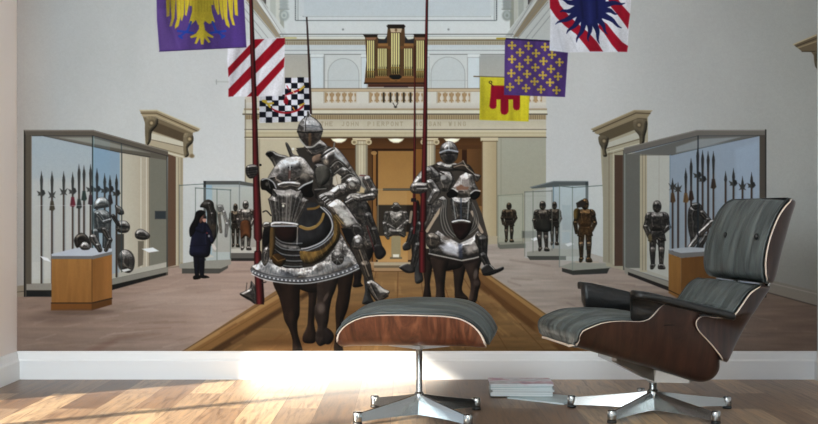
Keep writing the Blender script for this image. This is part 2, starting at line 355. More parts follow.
# ---- hall: side walls, back wall, floor
def hall():
    use(0)
    W, G = 817, 351
    # side walls
    q = win(0, -130, 818, 352); js, is_, X, Y = q
    L = np.interp(X, [17, 40, 70, 110, 150, 200, 245], [170, 178, 186, 194, 201, 205, 206])
    R_ = np.interp(X, [545, 600, 650, 700, 760, 817], [192, 190, 178, 167, 157, 150])
    base = np.where(X < 395, L, R_)
    warm = np.clip((60 - X) / 60, 0, 1)
    c = np.stack([base * (.985 + .04 * warm), base * (.99 - .03 * warm), base * (.98 - .08 * warm)], -1) / 255
    c = c * (1 + .02 * fbm(X, Y, 40, 60))[..., None] * np.interp(Y, [0, 60, 180, 260], [.985, 1.0, 1.02, .97])[..., None]
    rr = np.clip((X - 600) / 200, 0, 1)[..., None]
    c = c * (1 - rr * np.array([.0, .0, .02]))
    put((js, is_), np.ones(X.shape), c)
    # back wall, upper zone
    poly([(262, -130), (530, -130), (530, 0), (513, 37), (513, 56), (281, 56), (281, 37), (258, 0)], ((202, 208, 208), (212, 216, 214), (395, -10), (395, 40)))
    # side cornices running back
    for s in (0, 1):
        m = (lambda P: [(794 - x, y) for x, y in P]) if s else (lambda P: P)
        k = .88 if s else 1.
        C = lambda *v: tuple(int(a * k) for a in v)
        poly(m([(244, 0), (262, 0), (290, 38), (284, 48), (244, 48)]), C(205, 208, 205))
        poly(m([(228, -30), (237, -30), (281, 37), (276, 37), (246, 0)]), C(165, 152, 128))
        lines([m([(246, 2), (276, 38)]), m([(250, -1), (280, 38)]), m([(254, -1), (283, 36)])], .9, C(150, 148, 140), .7)
        lines([m([(244, 8), (268, 38)]), m([(244, 16), (262, 38)]), m([(259, -3), (282, 34)])], .9, C(150, 152, 150), .6)
        line(m([(256, -2), (282, 35)]), 1.2, C(225, 226, 222), .8)
        poly(m([(262, -2), (268, -2), (268, 8), (262, 0)]), C(120, 115, 105), f=.8)
        rect(*(( 265, -2, 268, 3) if not s else (526, -2, 529, 4)), (60, 60, 62), f=.7)
        # outermost pilaster strips
        for a_, b_, cc in ((266, 270, (208, 211, 205)), (270, 276, (186, 190, 182)), (276, 280, (205, 206, 196)), (280, 284, (170, 172, 160))):
            P = [(a_, -2), (b_, -2), (b_, max(0, (b_ - 262) * 1.3)), (a_, max(0, (a_ - 262) * 1.3))]
            poly(m(P), C(*cc), f=.6)
        # medallion and garland
        cx = 284 if not s else 507
        rect(cx - 4, -60, cx + 4, 10, C(178, 186, 184), f=.8)
        for y in range(-58, 10, 3): blob(cx, y, 4.2, 1.6, C(158, 165, 163), .5)
        line([(cx - 5, 9.3), (cx + 5, 9.3)], 1, C(150, 155, 150), .7)
        blob(cx, 15.5, 5, 5.5, C(160, 168, 164), .8, soft=.5); blob(cx, 15, 3, 3.6, C(192, 200, 196), .8, soft=.5); blob(cx, 15.5, 1.3, 1.6, C(150, 158, 155), .7)
        # beaded frame of the panel
        x = 295.5 if not s else 496.5
        line([(x, -60), (x, 20)], 1.6, C(150, 158, 158), .8)
        for y in np.arange(-60, 20, 1.8): blob(x, y, .6, .6, C(110, 118, 120), .7)
        x = 303 if not s else 490.5
        line([(x, -60), (x, 16.6)], .8, C(150, 158, 160), .7)
        x = 298 if not s else 494.2
        line([(x, -60), (x, 20.5)], .8, C(130, 138, 140), .7)
    rect(299, -60, 494, 16, (200, 206, 207), f=.6); rect(304, -60, 490, 15.5, (194, 202, 205), f=.6)
    line([(303, 16.6), (490, 16.6)], .7, (150, 158, 160), .6); line([(296, 20.6), (496, 20.6)], 1., (112, 120, 124), .85)
    rect(288, 22, 507, 33, (208, 212, 211)); blob(343, 29.5, 1.1, 1.1, (130, 135, 135), .8); blob(448.5, 29.5, 1.1, 1.1, (130, 135, 135), .8)
    # cornice
    line([(280, 34.3), (513, 34.3)], 1.1, (120, 122, 122), .9); line([(281, 36.6), (512, 36.6)], .8, (150, 152, 148), .6)
    rect(281, 37, 512, 39, (214, 214, 204)); rect(283, 39.2, 512, 41.4, (138, 128, 104), f=.5); rect(283, 41.4, 512, 45, (178, 170, 150), f=.5)
    for x in np.arange(284, 512, 1.75): line([(x, 42), (x, 44.6)], .8, (120, 110, 90), .65)
    rect(283, 45, 512, 54, ((196, 203, 205), (206, 210, 208), (0, 45), (0, 54))); line([(283, 50.4), (512, 50.4)], .8, (140, 146, 146), .8)
    line([(283, 54.4), (512, 54.4)], 1.0, (128, 132, 130), .9)
    # gallery wall with blind arches
    rect(262, 55, 532, 90, (184, 182, 172))
    rect(284, 55, 311, 90, ((176, 174, 166), (190, 184, 170), (0, 55), (0, 90)))
    rect(480, 55, 546, 90, ((168, 170, 166), (180, 176, 164), (0, 55), (0, 90)))
    for a_, b_ in ((324, 362), (427, 468)):
        rect(a_, 55, b_, 90, ((200, 204, 202), (210, 211, 206), (0, 55), (0, 90))); cx = (a_ + b_) / 2 + .5
        r = 15.5 if a_ == 324 else 17
        P = [(cx - r, 90)] + [(cx - r * math.cos(t), 74 - r * 1. * math.sin(t)) for t in np.linspace(0, math.pi, 14)] + [(cx + r, 90)]
        poly(P, (196, 201, 200), f=.5); line(P, .7, (150, 155, 153), .7); line([(a_ + 1, 80.5), (b_, 80.5)], .6, (168, 172, 170), .6)
        line([(a_ + .5, 55), (a_ + .5, 90)], 1.2, (140, 144, 142), .7); line([(b_ - .5, 55), (b_ - .5, 90)], 1., (150, 154, 152), .6)
    for a_, b_ in ((311, 323.5), (361.5, 367), (426, 429), (468, 479.5)):
        rect(a_, 54, b_, 90, (204, 212, 214)); rect(a_ - .6, 54.5, b_ + .6, 57, (214, 218, 216)); line([(a_, 57.5), (b_, 57.5)], .7, (150, 155, 155), .6)
        line([(b_, 56), (b_, 90)], .7, (150, 154, 154), .6)
    # balustrade
    x0, x1 = 245, 546
    rect(x0, 88.5, x1, 91.6, (196, 178, 150)); line([(x0, 88.6), (x1, 88.6)], .9, (128, 112, 88), .8); line([(x0, 91.7), (x1, 91.7)], .9, (150, 128, 98), .8)
    rect(x0, 91.8, x1, 104, (202, 194, 178))
    rect(x0, 102.6, x1, 108.4, ((206, 202, 192), (196, 190, 178), (0, 103), (0, 108)))
    for a_, b_ in ((325, 356), (369.5, 423), (438, 470), (506, 542)):
        rect(a_, 92.5, b_, 102.5, (168, 140, 104))
        n = int(round((b_ - a_) / 6.7)); st = (b_ - a_) / n
        for i in range(n):
            cx = a_ + st * (i + .5)
            dark = a_ == 369.5 and 1 < i < 7
            gap = (52, 46, 40) if dark else (176, 150, 116)
            rect(cx - st / 2, 92.5, cx - st / 2 + 1.8, 102.5, gap, f=.6)
        for i in range(n):
            cx = a_ + st * (i + .62)
            ell(cx, 98.2, 2., 2.9, (214, 208, 194)); line([(cx, 92.8), (cx, 102)], 1.5, (208, 200, 184)); line([(cx - 1.8, 92.8), (cx + 1.8, 92.8)], 1., (205, 196, 178)); line([(cx - 2, 102), (cx + 2, 102)], 1, (210, 204, 190))
            line([(cx + 1.1, 96), (cx + 1.6, 98.5), (cx + .8, 101)], .6, (150, 138, 118), .6)
    for a_, b_ in ((312, 324), (357, 369), (424, 437), (471, 483)):
        rect(a_, 92, b_, 103, (208, 205, 195)); line([(b_, 92), (b_, 103)], .8, (160, 148, 128), .7)
    line([(393, 103), (395.5, 107.5), (398, 103)], .9, (70, 64, 58), .8); blob(395.5, 107, 1.6, 1, (60, 55, 50), .8)
    # entablature with inscription
    rect(244, 108.4, 547, 110.4, (168, 152, 124)); rect(243, 110.4, 547, 113.8, (212, 206, 186)); line([(243, 114.2), (547, 114.2)], 1.3, (92, 80, 62), .9)
    rect(245, 115, 546, 119.6, (142, 124, 94))
    for x in np.arange(246, 546, 2.2): line([(x, 115.6), (x, 119)], 1., (186, 170, 138), .75)
    rect(245, 119.8, 546, 129, ((188, 180, 160), (200, 192, 172), (0, 120), (0, 129)), nz=.02)
    line([(245, 129.6), (546, 129.6)], 1.1, (120, 108, 88), .85); rect(245, 130.2, 546, 137, ((206, 196, 168), (190, 178, 148), (0, 130), (0, 137)))
    line([(245, 133), (546, 133)], .7, (160, 148, 120), .7); line([(245, 137.4), (546, 137.4)], 1.2, (88, 72, 50), .9)
    text('THE', 321, 122, 3.8, 4.4, (150, 138, 116), .7, .6); text('JOHN', 342, 122, 3.8, 4.6, (150, 138, 116), .7, .6)
    text('PIERPONT', 368, 122, 3.8, 4.6, (150, 138, 116), .7, .6); text('MORGAN', 415, 122, 3.8, 4.6, (150, 138, 116), .7, .6); text('WING', 449, 122, 3.8, 4.7, (150, 138, 116), .7, .6)
    # lower wall left and right of the opening
    rect(245, 138, 311, 262, ((196, 186, 162), (176, 164, 140), (0, 138), (0, 250))); rect(482, 138, 546, 246, ((166, 165, 150), (160, 156, 138), (0, 138), (0, 240)))
    rect(245, 138, 259, 262, (188, 180, 158)); line([(259.5, 138), (259.5, 262)], .8, (140, 128, 104), .6); line([(245, 138.5), (296, 138.5)], 1, (214, 205, 180), .8)
    line([(245.4, 100), (245.4, 262)], 1.4, (128, 118, 100), .6)
    line([(498, 196), (546, 196)], .8, (140, 136, 120), .6); line([(501, 139), (501, 240)], .9, (140, 136, 120), .5)
    # the amber room behind the columns
    rect(311, 138, 482, 262, ((92, 62, 34), (116, 84, 48), (0, 138), (0, 220)))
    rect(311, 138, 482, 149, ((82, 54, 28), (108, 70, 36), (0, 138), (0, 149))); line([(311, 149), (482, 149)], 1, (60, 38, 20), .7)
    rect(372, 149, 415, 262, (58, 34, 18)); rect(378, 151, 415.5, 240, ((160, 122, 70), (176, 138, 84), (0, 150), (0, 200)), nz=.04, ns=(20, 20)); rect(415.5, 149, 424, 240, (140, 96, 48))
    rect(373, 153, 376, 262, (150, 108, 58)); blob(374, 153, 3, 2, (176, 140, 90), .9, soft=.4)
    rect(436, 149, 462, 240, ((112, 78, 42), (126, 90, 50), (0, 150), (0, 220))); rect(462, 150, 467, 240, (60, 34, 20)); rect(467, 148, 482, 240, ((116, 82, 46), (98, 68, 38), (467, 0), (482, 0)))
    rect(440, 145, 482, 149, (92, 60, 32)); rect(415, 190, 482, 192, (120, 80, 40))
    rect(376, 206, 482, 260, ((140, 104, 60), (164, 130, 86), (0, 206), (0, 255)))
    rect(378, 205, 418, 232, (40, 32, 24), f=.7)
    # columns, pilaster
    for cx, hw in ((361.5, 6.2), (430, 5.4)):
        rect(cx - hw, 141, cx + hw, 262, (lambda X, Y, cx=cx, hw=hw: np.clip((np.array([200, 190, 164]) / 255.) * (.98 - .32 * ((X - cx) / hw) ** 2 + .06 * np.sin((X - cx) / hw * 14))[..., None], 0, 1)))
        poly([(cx - hw - 3, 138), (cx + hw + 3, 138), (cx + hw + 2, 140.5), (cx - hw - 2, 140.5)], (206, 194, 164)); 
        for s in (-1, 1):
            blob(cx + s * (hw + 1), 142, 3.1, 2.9, (196, 182, 150), 1, soft=.35); blob(cx + s * (hw + 1), 142.2, 1.5, 1.4, (128, 112, 84), .8, soft=.6)
        line([(cx - hw + 1, 144.5), (cx + hw - 1, 144.5)], 1, (140, 124, 96), .7)
    rect(482, 138, 496.5, 240, ((190, 176, 146), (176, 160, 128), (482, 0), (496, 0))); rect(480.5, 137.5, 498, 141, (200, 188, 160)); line([(481, 141.3), (497.5, 141.3)], 1, (120, 104, 78), .8); line([(496.8, 141), (496.8, 240)], .9, (120, 110, 88), .7)
    line([(482.3, 141), (482.3, 240)], 1., (100, 74, 44), .7)
    rect(480, 236, 500, 246, (176, 164, 140)); rect(497, 238, 546, 246, (156, 148, 130))
    for cx in (339, 396, 452):
        poly([(cx - 8, 138.6), (cx + 8, 138.6), (cx + 6, 141), (cx + 2.5, 142.8), (cx - 2.5, 142.8), (cx - 6, 141)], (242, 236, 208), f=.6); blob(cx, 140, 5, 1.5, (255, 252, 236), .9)
    # floors
    poly([(17, 297), (178, 264), (250, 254), (330, 254), (330, 351), (17, 351)], ((150, 128, 114), (172, 152, 140), (60, 300), (230, 262)), nz=.07, ns=(38, 3.2))
    q = win(17, 262, 330, 351)
    poly([(470, 246), (546, 240), (620, 262), (817, 300), (817, 351), (470, 351)], ((168, 156, 146), (128, 112, 101), (520, 250), (800, 330)), nz=.09, ns=(38, 3.2))
    for k in range(70):
        rg = random.Random(k); x = rg.uniform(20, 230); y = 351 - 84 * rg.random() ** 1.3
        if y < 300 - (x - 17) * .2: continue
        line([(x, y), (x + rg.uniform(10, 40), y - rg.uniform(1, 6))], rg.uniform(.8, 2), rg.choice([(178, 156, 142), (128, 104, 90), (192, 172, 160)]), .22, f=.8)
        x = rg.uniform(500, 800); y = 246 + 100 * rg.random()
        if y < 246 + (x - 546) * .2: continue
        line([(x, y), (x + rg.uniform(10, 40), y + rg.uniform(1, 7))], rg.uniform(.8, 2), rg.choice([(160, 146, 136), (104, 88, 78), (176, 164, 154)]), .2, f=.8)
    poly([(84, 351), (118, 336), (160, 334), (120, 340), (100, 351)], (118, 84, 70), .3, f=2, own=False)
    blob(60, 318, 30, 6, (104, 84, 72), .35); blob(170, 300, 40, 10, (186, 168, 156), .35); blob(215, 310, 22, 22, (190, 172, 160), .25); blob(650, 300, 60, 8, (108, 94, 84), .35)
    # left and right skirting of the hall
    poly([(17, 286), (26, 285), (26, 296), (17, 297)], (150, 136, 118)); line([(17, 292), (26, 291)], .9, (96, 84, 70), .8)
    poly([(740, 273), (817, 291), (817, 306), (740, 285)], (142, 138, 130)); line([(740, 276), (817, 294)], 1, (168, 164, 156), .7); line([(740, 285), (817, 306)], 1.3, (88, 80, 72), .8)
    line([(168, 268), (250, 255)], 1.2, (120, 110, 98), .5)
def platform():
    part('printed_platform', 'long wooden platform the printed horses stand on')
    poly([(283, 286), (330, 262), (470, 262), (484, 276), (600, 351), (183, 351)], ((150, 118, 78), (126, 98, 62), (380, 262), (380, 351)), nz=.1, ns=(30, 3))
    rect(326, 262, 474, 271, ((178, 150, 116), (150, 116, 78), (0, 262), (0, 271)))
    line([(322, 271), (478, 271)], 1.4, (96, 62, 34), .8)
    for x0, x1 in ((336, 300), (356, 330), (376, 360), (398, 396), (420, 430), (440, 466), (460, 508), (472, 545)):
        line([(x0, 272), (x1, 351)], .9, (104, 68, 36), .55)
    # left ledge
    poly([(183, 351), (209, 351), (330, 277), (330, 262)], (140, 106, 64)); poly([(183, 351), (190, 351), (330, 268), (330, 262)], (166, 132, 88), f=.8)
    poly([(209, 351), (222, 351), (330, 282), (330, 277)], (74, 50, 28), f=1.4, a=.85); line([(183, 351), (330, 262)], 1, (110, 84, 56), .7); line([(196, 351), (330, 272)], .8, (120, 86, 48), .7)
    # right ledge
    poly([(470, 262), (484, 272), (590, 351), (572, 351), (474, 276)], (126, 92, 54)); poly([(472, 262), (486, 272), (600, 351), (588, 351), (474, 268)], (160, 126, 80), f=.6)
    poly([(474, 276), (572, 351), (560, 351), (474, 284)], (96, 64, 34), f=1.2, a=.8); line([(470, 262), (600, 352)], 1, (96, 76, 52), .6)
    for k in range(90):
        rg = random.Random(k + 900); x = rg.uniform(225, 555); y = rg.uniform(274, 350)
        if abs(x - 393) > (y - 272) * 1.75 + 70: continue
        sl = (x - 393) / 90.; L = rg.uniform(3, 9)
        line([(x, y), (x + sl * L, y + L)], rg.uniform(.8, 2.5), rg.choice([(190, 150, 98), (110, 74, 40), (200, 164, 116)]), .25, f=.9)
    blob(300, 345, 50, 10, (90, 58, 30), .35); blob(450, 312, 40, 12, (80, 50, 28), .4); blob(360, 315, 25, 10, (96, 62, 32), .35)
    blob(545, 335, 12, 4, (196, 160, 110), .35, rot=.7)
def fold(P, amp=.1, w=9, o=0, ang=0.):
    """soft vertical folds printed over a cloth outline"""
    xs = [p[0] for p in P]; ys = [p[1] for p in P]
    q = win(min(xs), min(ys), max(xs), max(ys))
    js, is_, X, Y = q; d, _, _ = sdf(P, X, Y)
    k = .97 + .035 * noise(X, Y, .9, .9, o) + amp * 1.25 * noise(X + ang * Y, Y, w, w * 6, o) + amp * .5 * noise(X + ang * Y, Y, w / 2.5, w * 4, o + 3)
    put((js, is_), np.clip(d, 0, 1), np.repeat(k[..., None], 3, 2), own=False, mul=True)
def clipline(P, A, B, wd, c):
    pass
def banners():
    # checked banner
    line([(262, 111), (262, 111)], 1, (0, 0, 0), 0)
    part('printed_banner', 'black and white checked banner with red sickle shapes')
    C0 = np.array([259.5, 85.3]); U = np.array([6.28, -.9]) ; V = np.array([.0, 5.45])
    # outline 259.5..311 x 77..123
    def cell(i, j):
        x0 = 259.5 + 6.35 * i; x1 = x0 + 6.35
        f = lambda x: 123 - (x - 259.5) * .035 - (0 if True else 0)
        y1 = f(x0) - 5.55 * j; y0 = y1 - 5.55
        return x0, y0, x1, y1
    poly([(259.5, 95), (285, 88), (285, 78), (311, 77.5), (311, 121), (259.5, 123)], (214, 214, 220))
    for j in range(8):
        for i in range(8):
            x0, y0, x1, y1 = cell(i, j)
            if i < 4 and j > 4 + (i > 2): continue
            if (i + j) % 2: rect(x0, y0, min(x1, 311), y1, (22, 24, 38), f=.4)
    poly([(270, 107), (276, 110), (285, 112), (296, 110), (303, 105), (303, 107.5), (297, 111.5), (286, 113.8), (276, 112)], (168, 24, 38), sm=True, own=False); poly([(283, 96), (290, 92.5), (300, 88.5), (301, 90.5), (293, 93.5), (286, 95.5)], (168, 24, 38), own=False)
    blob(286, 101, 2.5, 3, (150, 24, 40), .9, soft=.4); line([(286, 97), (287, 104)], 1.6, (150, 20, 36), 1)
    line([(287, 86), (289, 90)], 1.2, (190, 60, 70), .8)
    for P in ([(263, 101), (268, 104), (273, 103)], [(268, 104), (270, 107)], [(263, 101), (266, 101)]): line(P, 2., (204, 176, 66), 1)
    line([(300, 90), (304, 86.5)], 2, (204, 172, 60), 1); line([(300, 105.5), (304, 103.5)], 1.6, (204, 172, 60), 1); line([(293, 107.5), (294.5, 110)], 1.2, (220, 160, 60), .9); line([(292, 90), (294, 93)], 1.4, (224, 196, 150), .9)
    fold([(259.5, 95), (285, 88), (285, 78), (311, 77.5), (311, 121), (259.5, 123)], .1, 8, 3)
    # red and white striped banner
    part('printed_banner', 'white banner with slanting red stripes')
    O = [(228, 40), (285, 38), (284, 92), (282, 96), (230, 97), (227, 60)]
    line([(216, 81.6), (232, 82)], 1.6, (186, 188, 184), 1); line([(216.5, 80), (216.5, 84)], 1.2, (170, 172, 168)); line([(284, 38), (296, 38)], 1.6, (196, 190, 140), 1)
    poly(O, (218, 216, 220))
    def st(P): poly(P, (158, 18, 38), f=.4)
    st([(255, 39.3), (264.5, 39), (228.5, 77), (228, 68)]); st([(277, 38.3), (285, 38), (285, 44), (233, 96.5), (228.5, 96.8), (228.5, 89)]); st([(284.5, 57), (284, 67), (258, 96.3), (247, 96.6)])
    st([(236, 40), (240, 40), (228, 52), (228, 47)]) if False else None
    fold(O, .11, 7, 5, .2)
    poly([(285, 62), (284.6, 92), (281, 96), (282, 80)], (205, 206, 210), .5, own=False)
    # purple banner with eagle
    part('printed_banner', 'purple banner with a yellow spread-winged bird with blue claws')
    O = [(155.5, -60), (243, -60), (244, 0), (246.5, 47), (200, 49.5), (159.5, 51.5), (157, 20)]
    poly(O, ((98, 72, 136), (84, 60, 124), (160, 0), (240, 0)))
    Yl = (190, 172, 52)
    def yp(P, sm=True): poly(P, Yl, sm=sm, own=False)
    yp([(191, -40), (213, -40), (211, 0), (212, 12), (215, 22), (209, 24), (205, 21), (203, 25), (198, 25), (196, 20), (191, 25), (189, 23), (192, 12), (192, 0)], False)
    for P in ([(166, -6), (170, -6), (169.5, 16), (166.5, 17)], [(170, -6), (176, -6), (174.5, 18), (172, 26), (169.5, 26.5), (171.5, 18)], [(176, -6), (181, -6), (181, 16), (178.5, 26), (175, 29), (174.8, 26), (177, 19)],
              [(181, -6), (185, -6), (184, 14), (182, 21), (181, 20)], [(185, -6), (191, -6), (188, 9), (186.5, 16), (185, 15)], [(190, -6), (195, -6), (192, 6), (189.5, 6)]):
        yp(P, False); Q = [(403 - x + 1.5 * (y > 10), y - 1) for x, y in P]; yp(Q, False)
    for P in ([(236, -6), (234, -6), (233, 8), (235, 13), (236.5, 12.5)],): pass
    # tail
    yp([(199, 24), (204, 24), (205, 30), (208, 33), (213.5, 36.5), (213, 38), (207, 36.5), (210.5, 42), (208.5, 43), (204.5, 38), (203.5, 44.5), (201, 44.5), (200, 38), (196.5, 44), (194.5, 43.5), (197, 37), (191, 38.2), (190, 36.5), (196, 33.5), (199, 29)], False)
    for x in range(168, 236, 3):
        line([(x, -40), (x + .5, 12 - abs(x - 202) * .1)], .6, (150, 134, 36), .45)
    Bl = (40, 72, 158)
    for m in (lambda x: x, lambda x: 403.5 - x):
        lines([[(m(191), 22), (m(187), 32)], [(m(187), 32), (m(178), 31)], [(m(187), 31), (m(180), 36.5)], [(m(186.5), 32), (m(193), 33)], [(m(179), 36), (m(182), 38)]], 2.2, Bl, .95)
    fold(O, .14, 10, 7, .05)
    poly([(157, 10), (162, 10), (176, 50), (160, 51)], (140, 110, 180), .25, f=3, own=False); line([(166, 10), (180, 49)], 2.5, (130, 104, 170), .3, f=1.5)
    line([(159.5, 51.3), (246, 47.2)], .9, (50, 30, 80), .7)
    # yellow banner with red label
    part('printed_banner', 'yellow banner with a red three-pronged shape')
    O = [(480, 77), (506, 77.8), (530, 78), (528.5, 121.5), (479.5, 120)]
    line([(474, 76.4), (506, 77.4)], 1.1, (110, 96, 70), 1); poly(O, ((206, 196, 54), (198, 186, 42), (0, 77), (0, 120)))
    Rd = (150, 14, 44)
    poly([(491, 85.5), (520, 86), (520, 107), (519, 109.8), (516.5, 110.4), (514, 109.5), (513, 107), (513, 99.5), (508.5, 99.5), (508.5, 111.5), (507, 114), (504.5, 114.8), (501.5, 114), (500.5, 111), (500.5, 99.5), (496.5, 99.5), (496.5, 106), (495.5, 108.3), (493, 109), (490.5, 108.3), (489.3, 106), (490.6, 95)], Rd, own=False)
    ell(490.5, 82.3, 1.8, 1.6, (60, 54, 30), own=False); ell(490.5, 82.3, .9, .8, Yl, own=False); line([(491, 84), (493, 86)], 1, (90, 20, 40), 1)
    fold(O, .09, 6, 9)
    # purple banner with crosses
    part('printed_banner', 'purple banner strewn with small yellow crosses')
    O = [(505, 38), (549.5, 40.5), (550, 50.5), (568, 51.5), (565, 97), (504, 95)]
    poly(O, ((92, 66, 128), (82, 58, 120), (505, 0), (565, 0)))
    line([(505, 38.7), (549.5, 41.2)], 1.5, (38, 28, 60), .9); line([(497, 38.6), (505, 38.6)], 1.8, (176, 160, 66), 1)
    cr = [(512, 45.5), (528.5, 46), (545, 47), (520, 52.5), (536, 53.3), (552, 54.8), (512, 59.3), (528, 60), (543.5, 61.2), (559.5, 62.3), (519.5, 66.7), (535.3, 67.5), (551, 69), (511.3, 73.3), (527, 74), (542.8, 75.3), (558, 76.5), (518.7, 80.5), (534.5, 81.5), (550, 82.5), (565, 75), (510, 87), (526, 88.2), (541, 89.5), (556.5, 90.3)]
    for x, y in cr[:20] + cr[21:]:
        for P in ([(x - 3.5, y), (x + 3.5, y)], [(x, y - 3.5), (x, y + 3.5)]): line(P, 1.7, (186, 164, 66), .95)
        lines([[(x - 3, y - .9), (x - 3, y + .9)], [(x + 3, y - .9), (x + 3, y + .9)], [(x - .9, y - 3), (x + .9, y - 3)], [(x - .9, y + 3), (x + .9, y + 3)]], 1.1, (186, 164, 66), .9)
    fold(O, .13, 8, 11)
    # sun banner
    part('printed_banner', 'white banner with a dark blue sun and red wavy bands')
    O = [(549, -60), (634, -60), (631, 0), (629.5, 20), (627, 52), (589, 52.2), (567, 52.5), (549.5, 50.5), (550.5, 20)]
    poly(O, ((212, 212, 216), (204, 205, 210), (0, 0), (0, 50)))
    Rd = (158, 20, 46)
    poly([(549.5, -30), (556, -6), (560, 5), (569, 16), (578, 24), (589, 33), (597, 42), (603, 51.5), (590, 51.5), (585, 45), (576, 34), (565, 26), (556, 17), (550, 8), (549.5, -5)], Rd, sm=False, own=False)
    poly([(601, 20), (607, 24), (614, 33), (622, 42), (628, 46), (627, 52), (618, 51.8), (612, 45), (604, 33), (598, 27)], Rd, own=False)
    poly([(605, -10), (615, -6), (621, 4), (630, 14), (628, 29), (623, 22), (617, 14), (611, 7)], Rd, own=False); poly([(571, -10), (576, -2), (575, 3), (570, -3)], Rd, own=False)
    Bl = (32, 38, 92)
    cx, cy = 590, 6
    for k, (ex, ey) in enumerate([(560, 0), (560, 12.5), (555.5, 25), (567, 34), (577, 42.5), (589, 41.5), (600, 43.5), (608, 34), (622, 27.5), (618, 13.5), (625, 2.5), (622, -14), (556, -14)]):
        L = math.hypot(ex - cx, ey - cy); ux, uy = (ex - cx) / L, (ey - cy) / L; px, py = -uy, ux
        A = []; B = []
        for i in range(9):
            t = i / 8.; wv = math.sin(t * 9) * 1.5 * t; h = 3.6 * (1 - t) ** .8 + .3
            bx = cx + ux * (10 + (L - 10) * t) + px * wv; by = cy + uy * (10 + (L - 10) * t) + py * wv
            A.append((bx + px * h, by + py * h)); B.append((bx - px * h, by - py * h))
        poly(A + B[::-1], Bl, own=False, f=.4)
    ell(cx + .5, cy - 1, 15.5, 21, Bl, own=False)
    line([(588, -16), (590, 22)], 5, (54, 62, 128), .5, f=2); line([(596, -16), (597, 18)], 2, (20, 22, 58), .6, f=1); line([(580, -10), (583, 18)], 2, (18, 20, 54), .5, f=1)
    fold(O, .07, 9, 13)
    poly([(552, 16), (562, 30), (568, 52), (551, 50)], (172, 176, 184), .35, f=2, own=False); lines([[(558, 30), (563, 51)], [(571, 38), (577, 51)]], 1, (160, 164, 172), .4, f=1)
def organ():
    part('printed_organ', 'gilded pipe organ in a dark wooden case on the balcony')
    br = (98, 72, 46); dk = (44, 36, 30)
    poly([(365, 36), (377, 36), (378.5, 39), (386.5, 39), (388, 26), (389.5, 25), (402.5, 25), (404.5, 27), (405, 38), (409, 40.5), (413.5, 39), (414, 35), (426.5, 35), (426, 83), (364.5, 83), (366.5, 60)], br)
    poly([(363, 34.5), (378, 34.5), (377, 37), (365, 37.5)], dk); poly([(386.5, 26), (388, 24.5), (404, 24.5), (405.5, 26.5), (403.5, 29), (388.5, 29)], dk); poly([(413.5, 34), (426.5, 34), (425.5, 37), (414.5, 37)], dk)
    poly([(378, 38.5), (384, 40), (387, 36), (387, 43), (378, 43.5)], (52, 52, 54)); poly([(405, 36), (408, 40), (414, 38.5), (414, 43.5), (405, 43)], (52, 52, 54))
    poly([(365.5, 37.5), (376.5, 37.5), (375, 40), (367, 40)], (146, 110, 84)); poly([(414.5, 37.5), (425.5, 37.5), (424.5, 40), (415.5, 40)], (146, 110, 84))
    poly([(390, 28.5), (402, 28.5), (401, 32.5), (391, 32.5)], (196, 176, 150)); blob(396, 30, 1.2, 1.8, (110, 84, 60), .8)
    rect(378, 43.5, 388, 47, (150, 112, 66)); rect(404, 43.5, 413.5, 47, (150, 112, 66)); rect(378, 46, 413, 49, (120, 84, 50), f=.6)
    for a_, b_, t, bt, n in ((367, 374.6, 40, 74, 4), (377.6, 387, 48, 72, 5), (391, 400, 32.5, 70, 4), (404, 412.4, 48, 72, 5), (416.3, 424.3, 40, 74, 4)):
        rect(a_, t, b_, bt + 4, (70, 52, 34)); st = (b_ - a_) / n
        for i in range(n):
            x = a_ + st * (i + .5)
            rect(x - st * .42, t + .5, x + st * .42, bt - 3, (lambda X, Y, x=x, st=st: np.clip(np.array([.90, .86, .62]) * (1 - .55 * ((X - x + .25) / (st * .5)) ** 2)[..., None], 0, 1)), f=.3)
            poly([(x - st * .35, bt - 3), (x + st * .35, bt - 3), (x + .25, bt + 4), (x - .25, bt + 4)], (214, 200, 120)); line([(x + .5, bt - 5), (x + .5, bt + 3)], .7, (30, 26, 20), .8)
        line([(a_, bt - 2.5), (b_, bt - 2.5)], .7, (150, 118, 60), .8)
    rect(365, 78, 425, 82.5, (126, 88, 50)); rect(375, 76.3, 414, 78, (150, 110, 66)); poly([(390, 75), (400, 75), (402, 77), (399, 79.5), (396, 81), (393, 79.5), (389, 77)], (30, 32, 30)); rect(390, 79.5, 400, 80.5, (150, 112, 60))
    rect(364, 82.6, 425, 84, (40, 22, 16)); rect(368, 84, 424, 87, (92, 54, 36)); rect(384, 85.6, 408, 87.4, (66, 40, 44)); line([(426, 36), (426, 84)], 1.2, dk, .9)
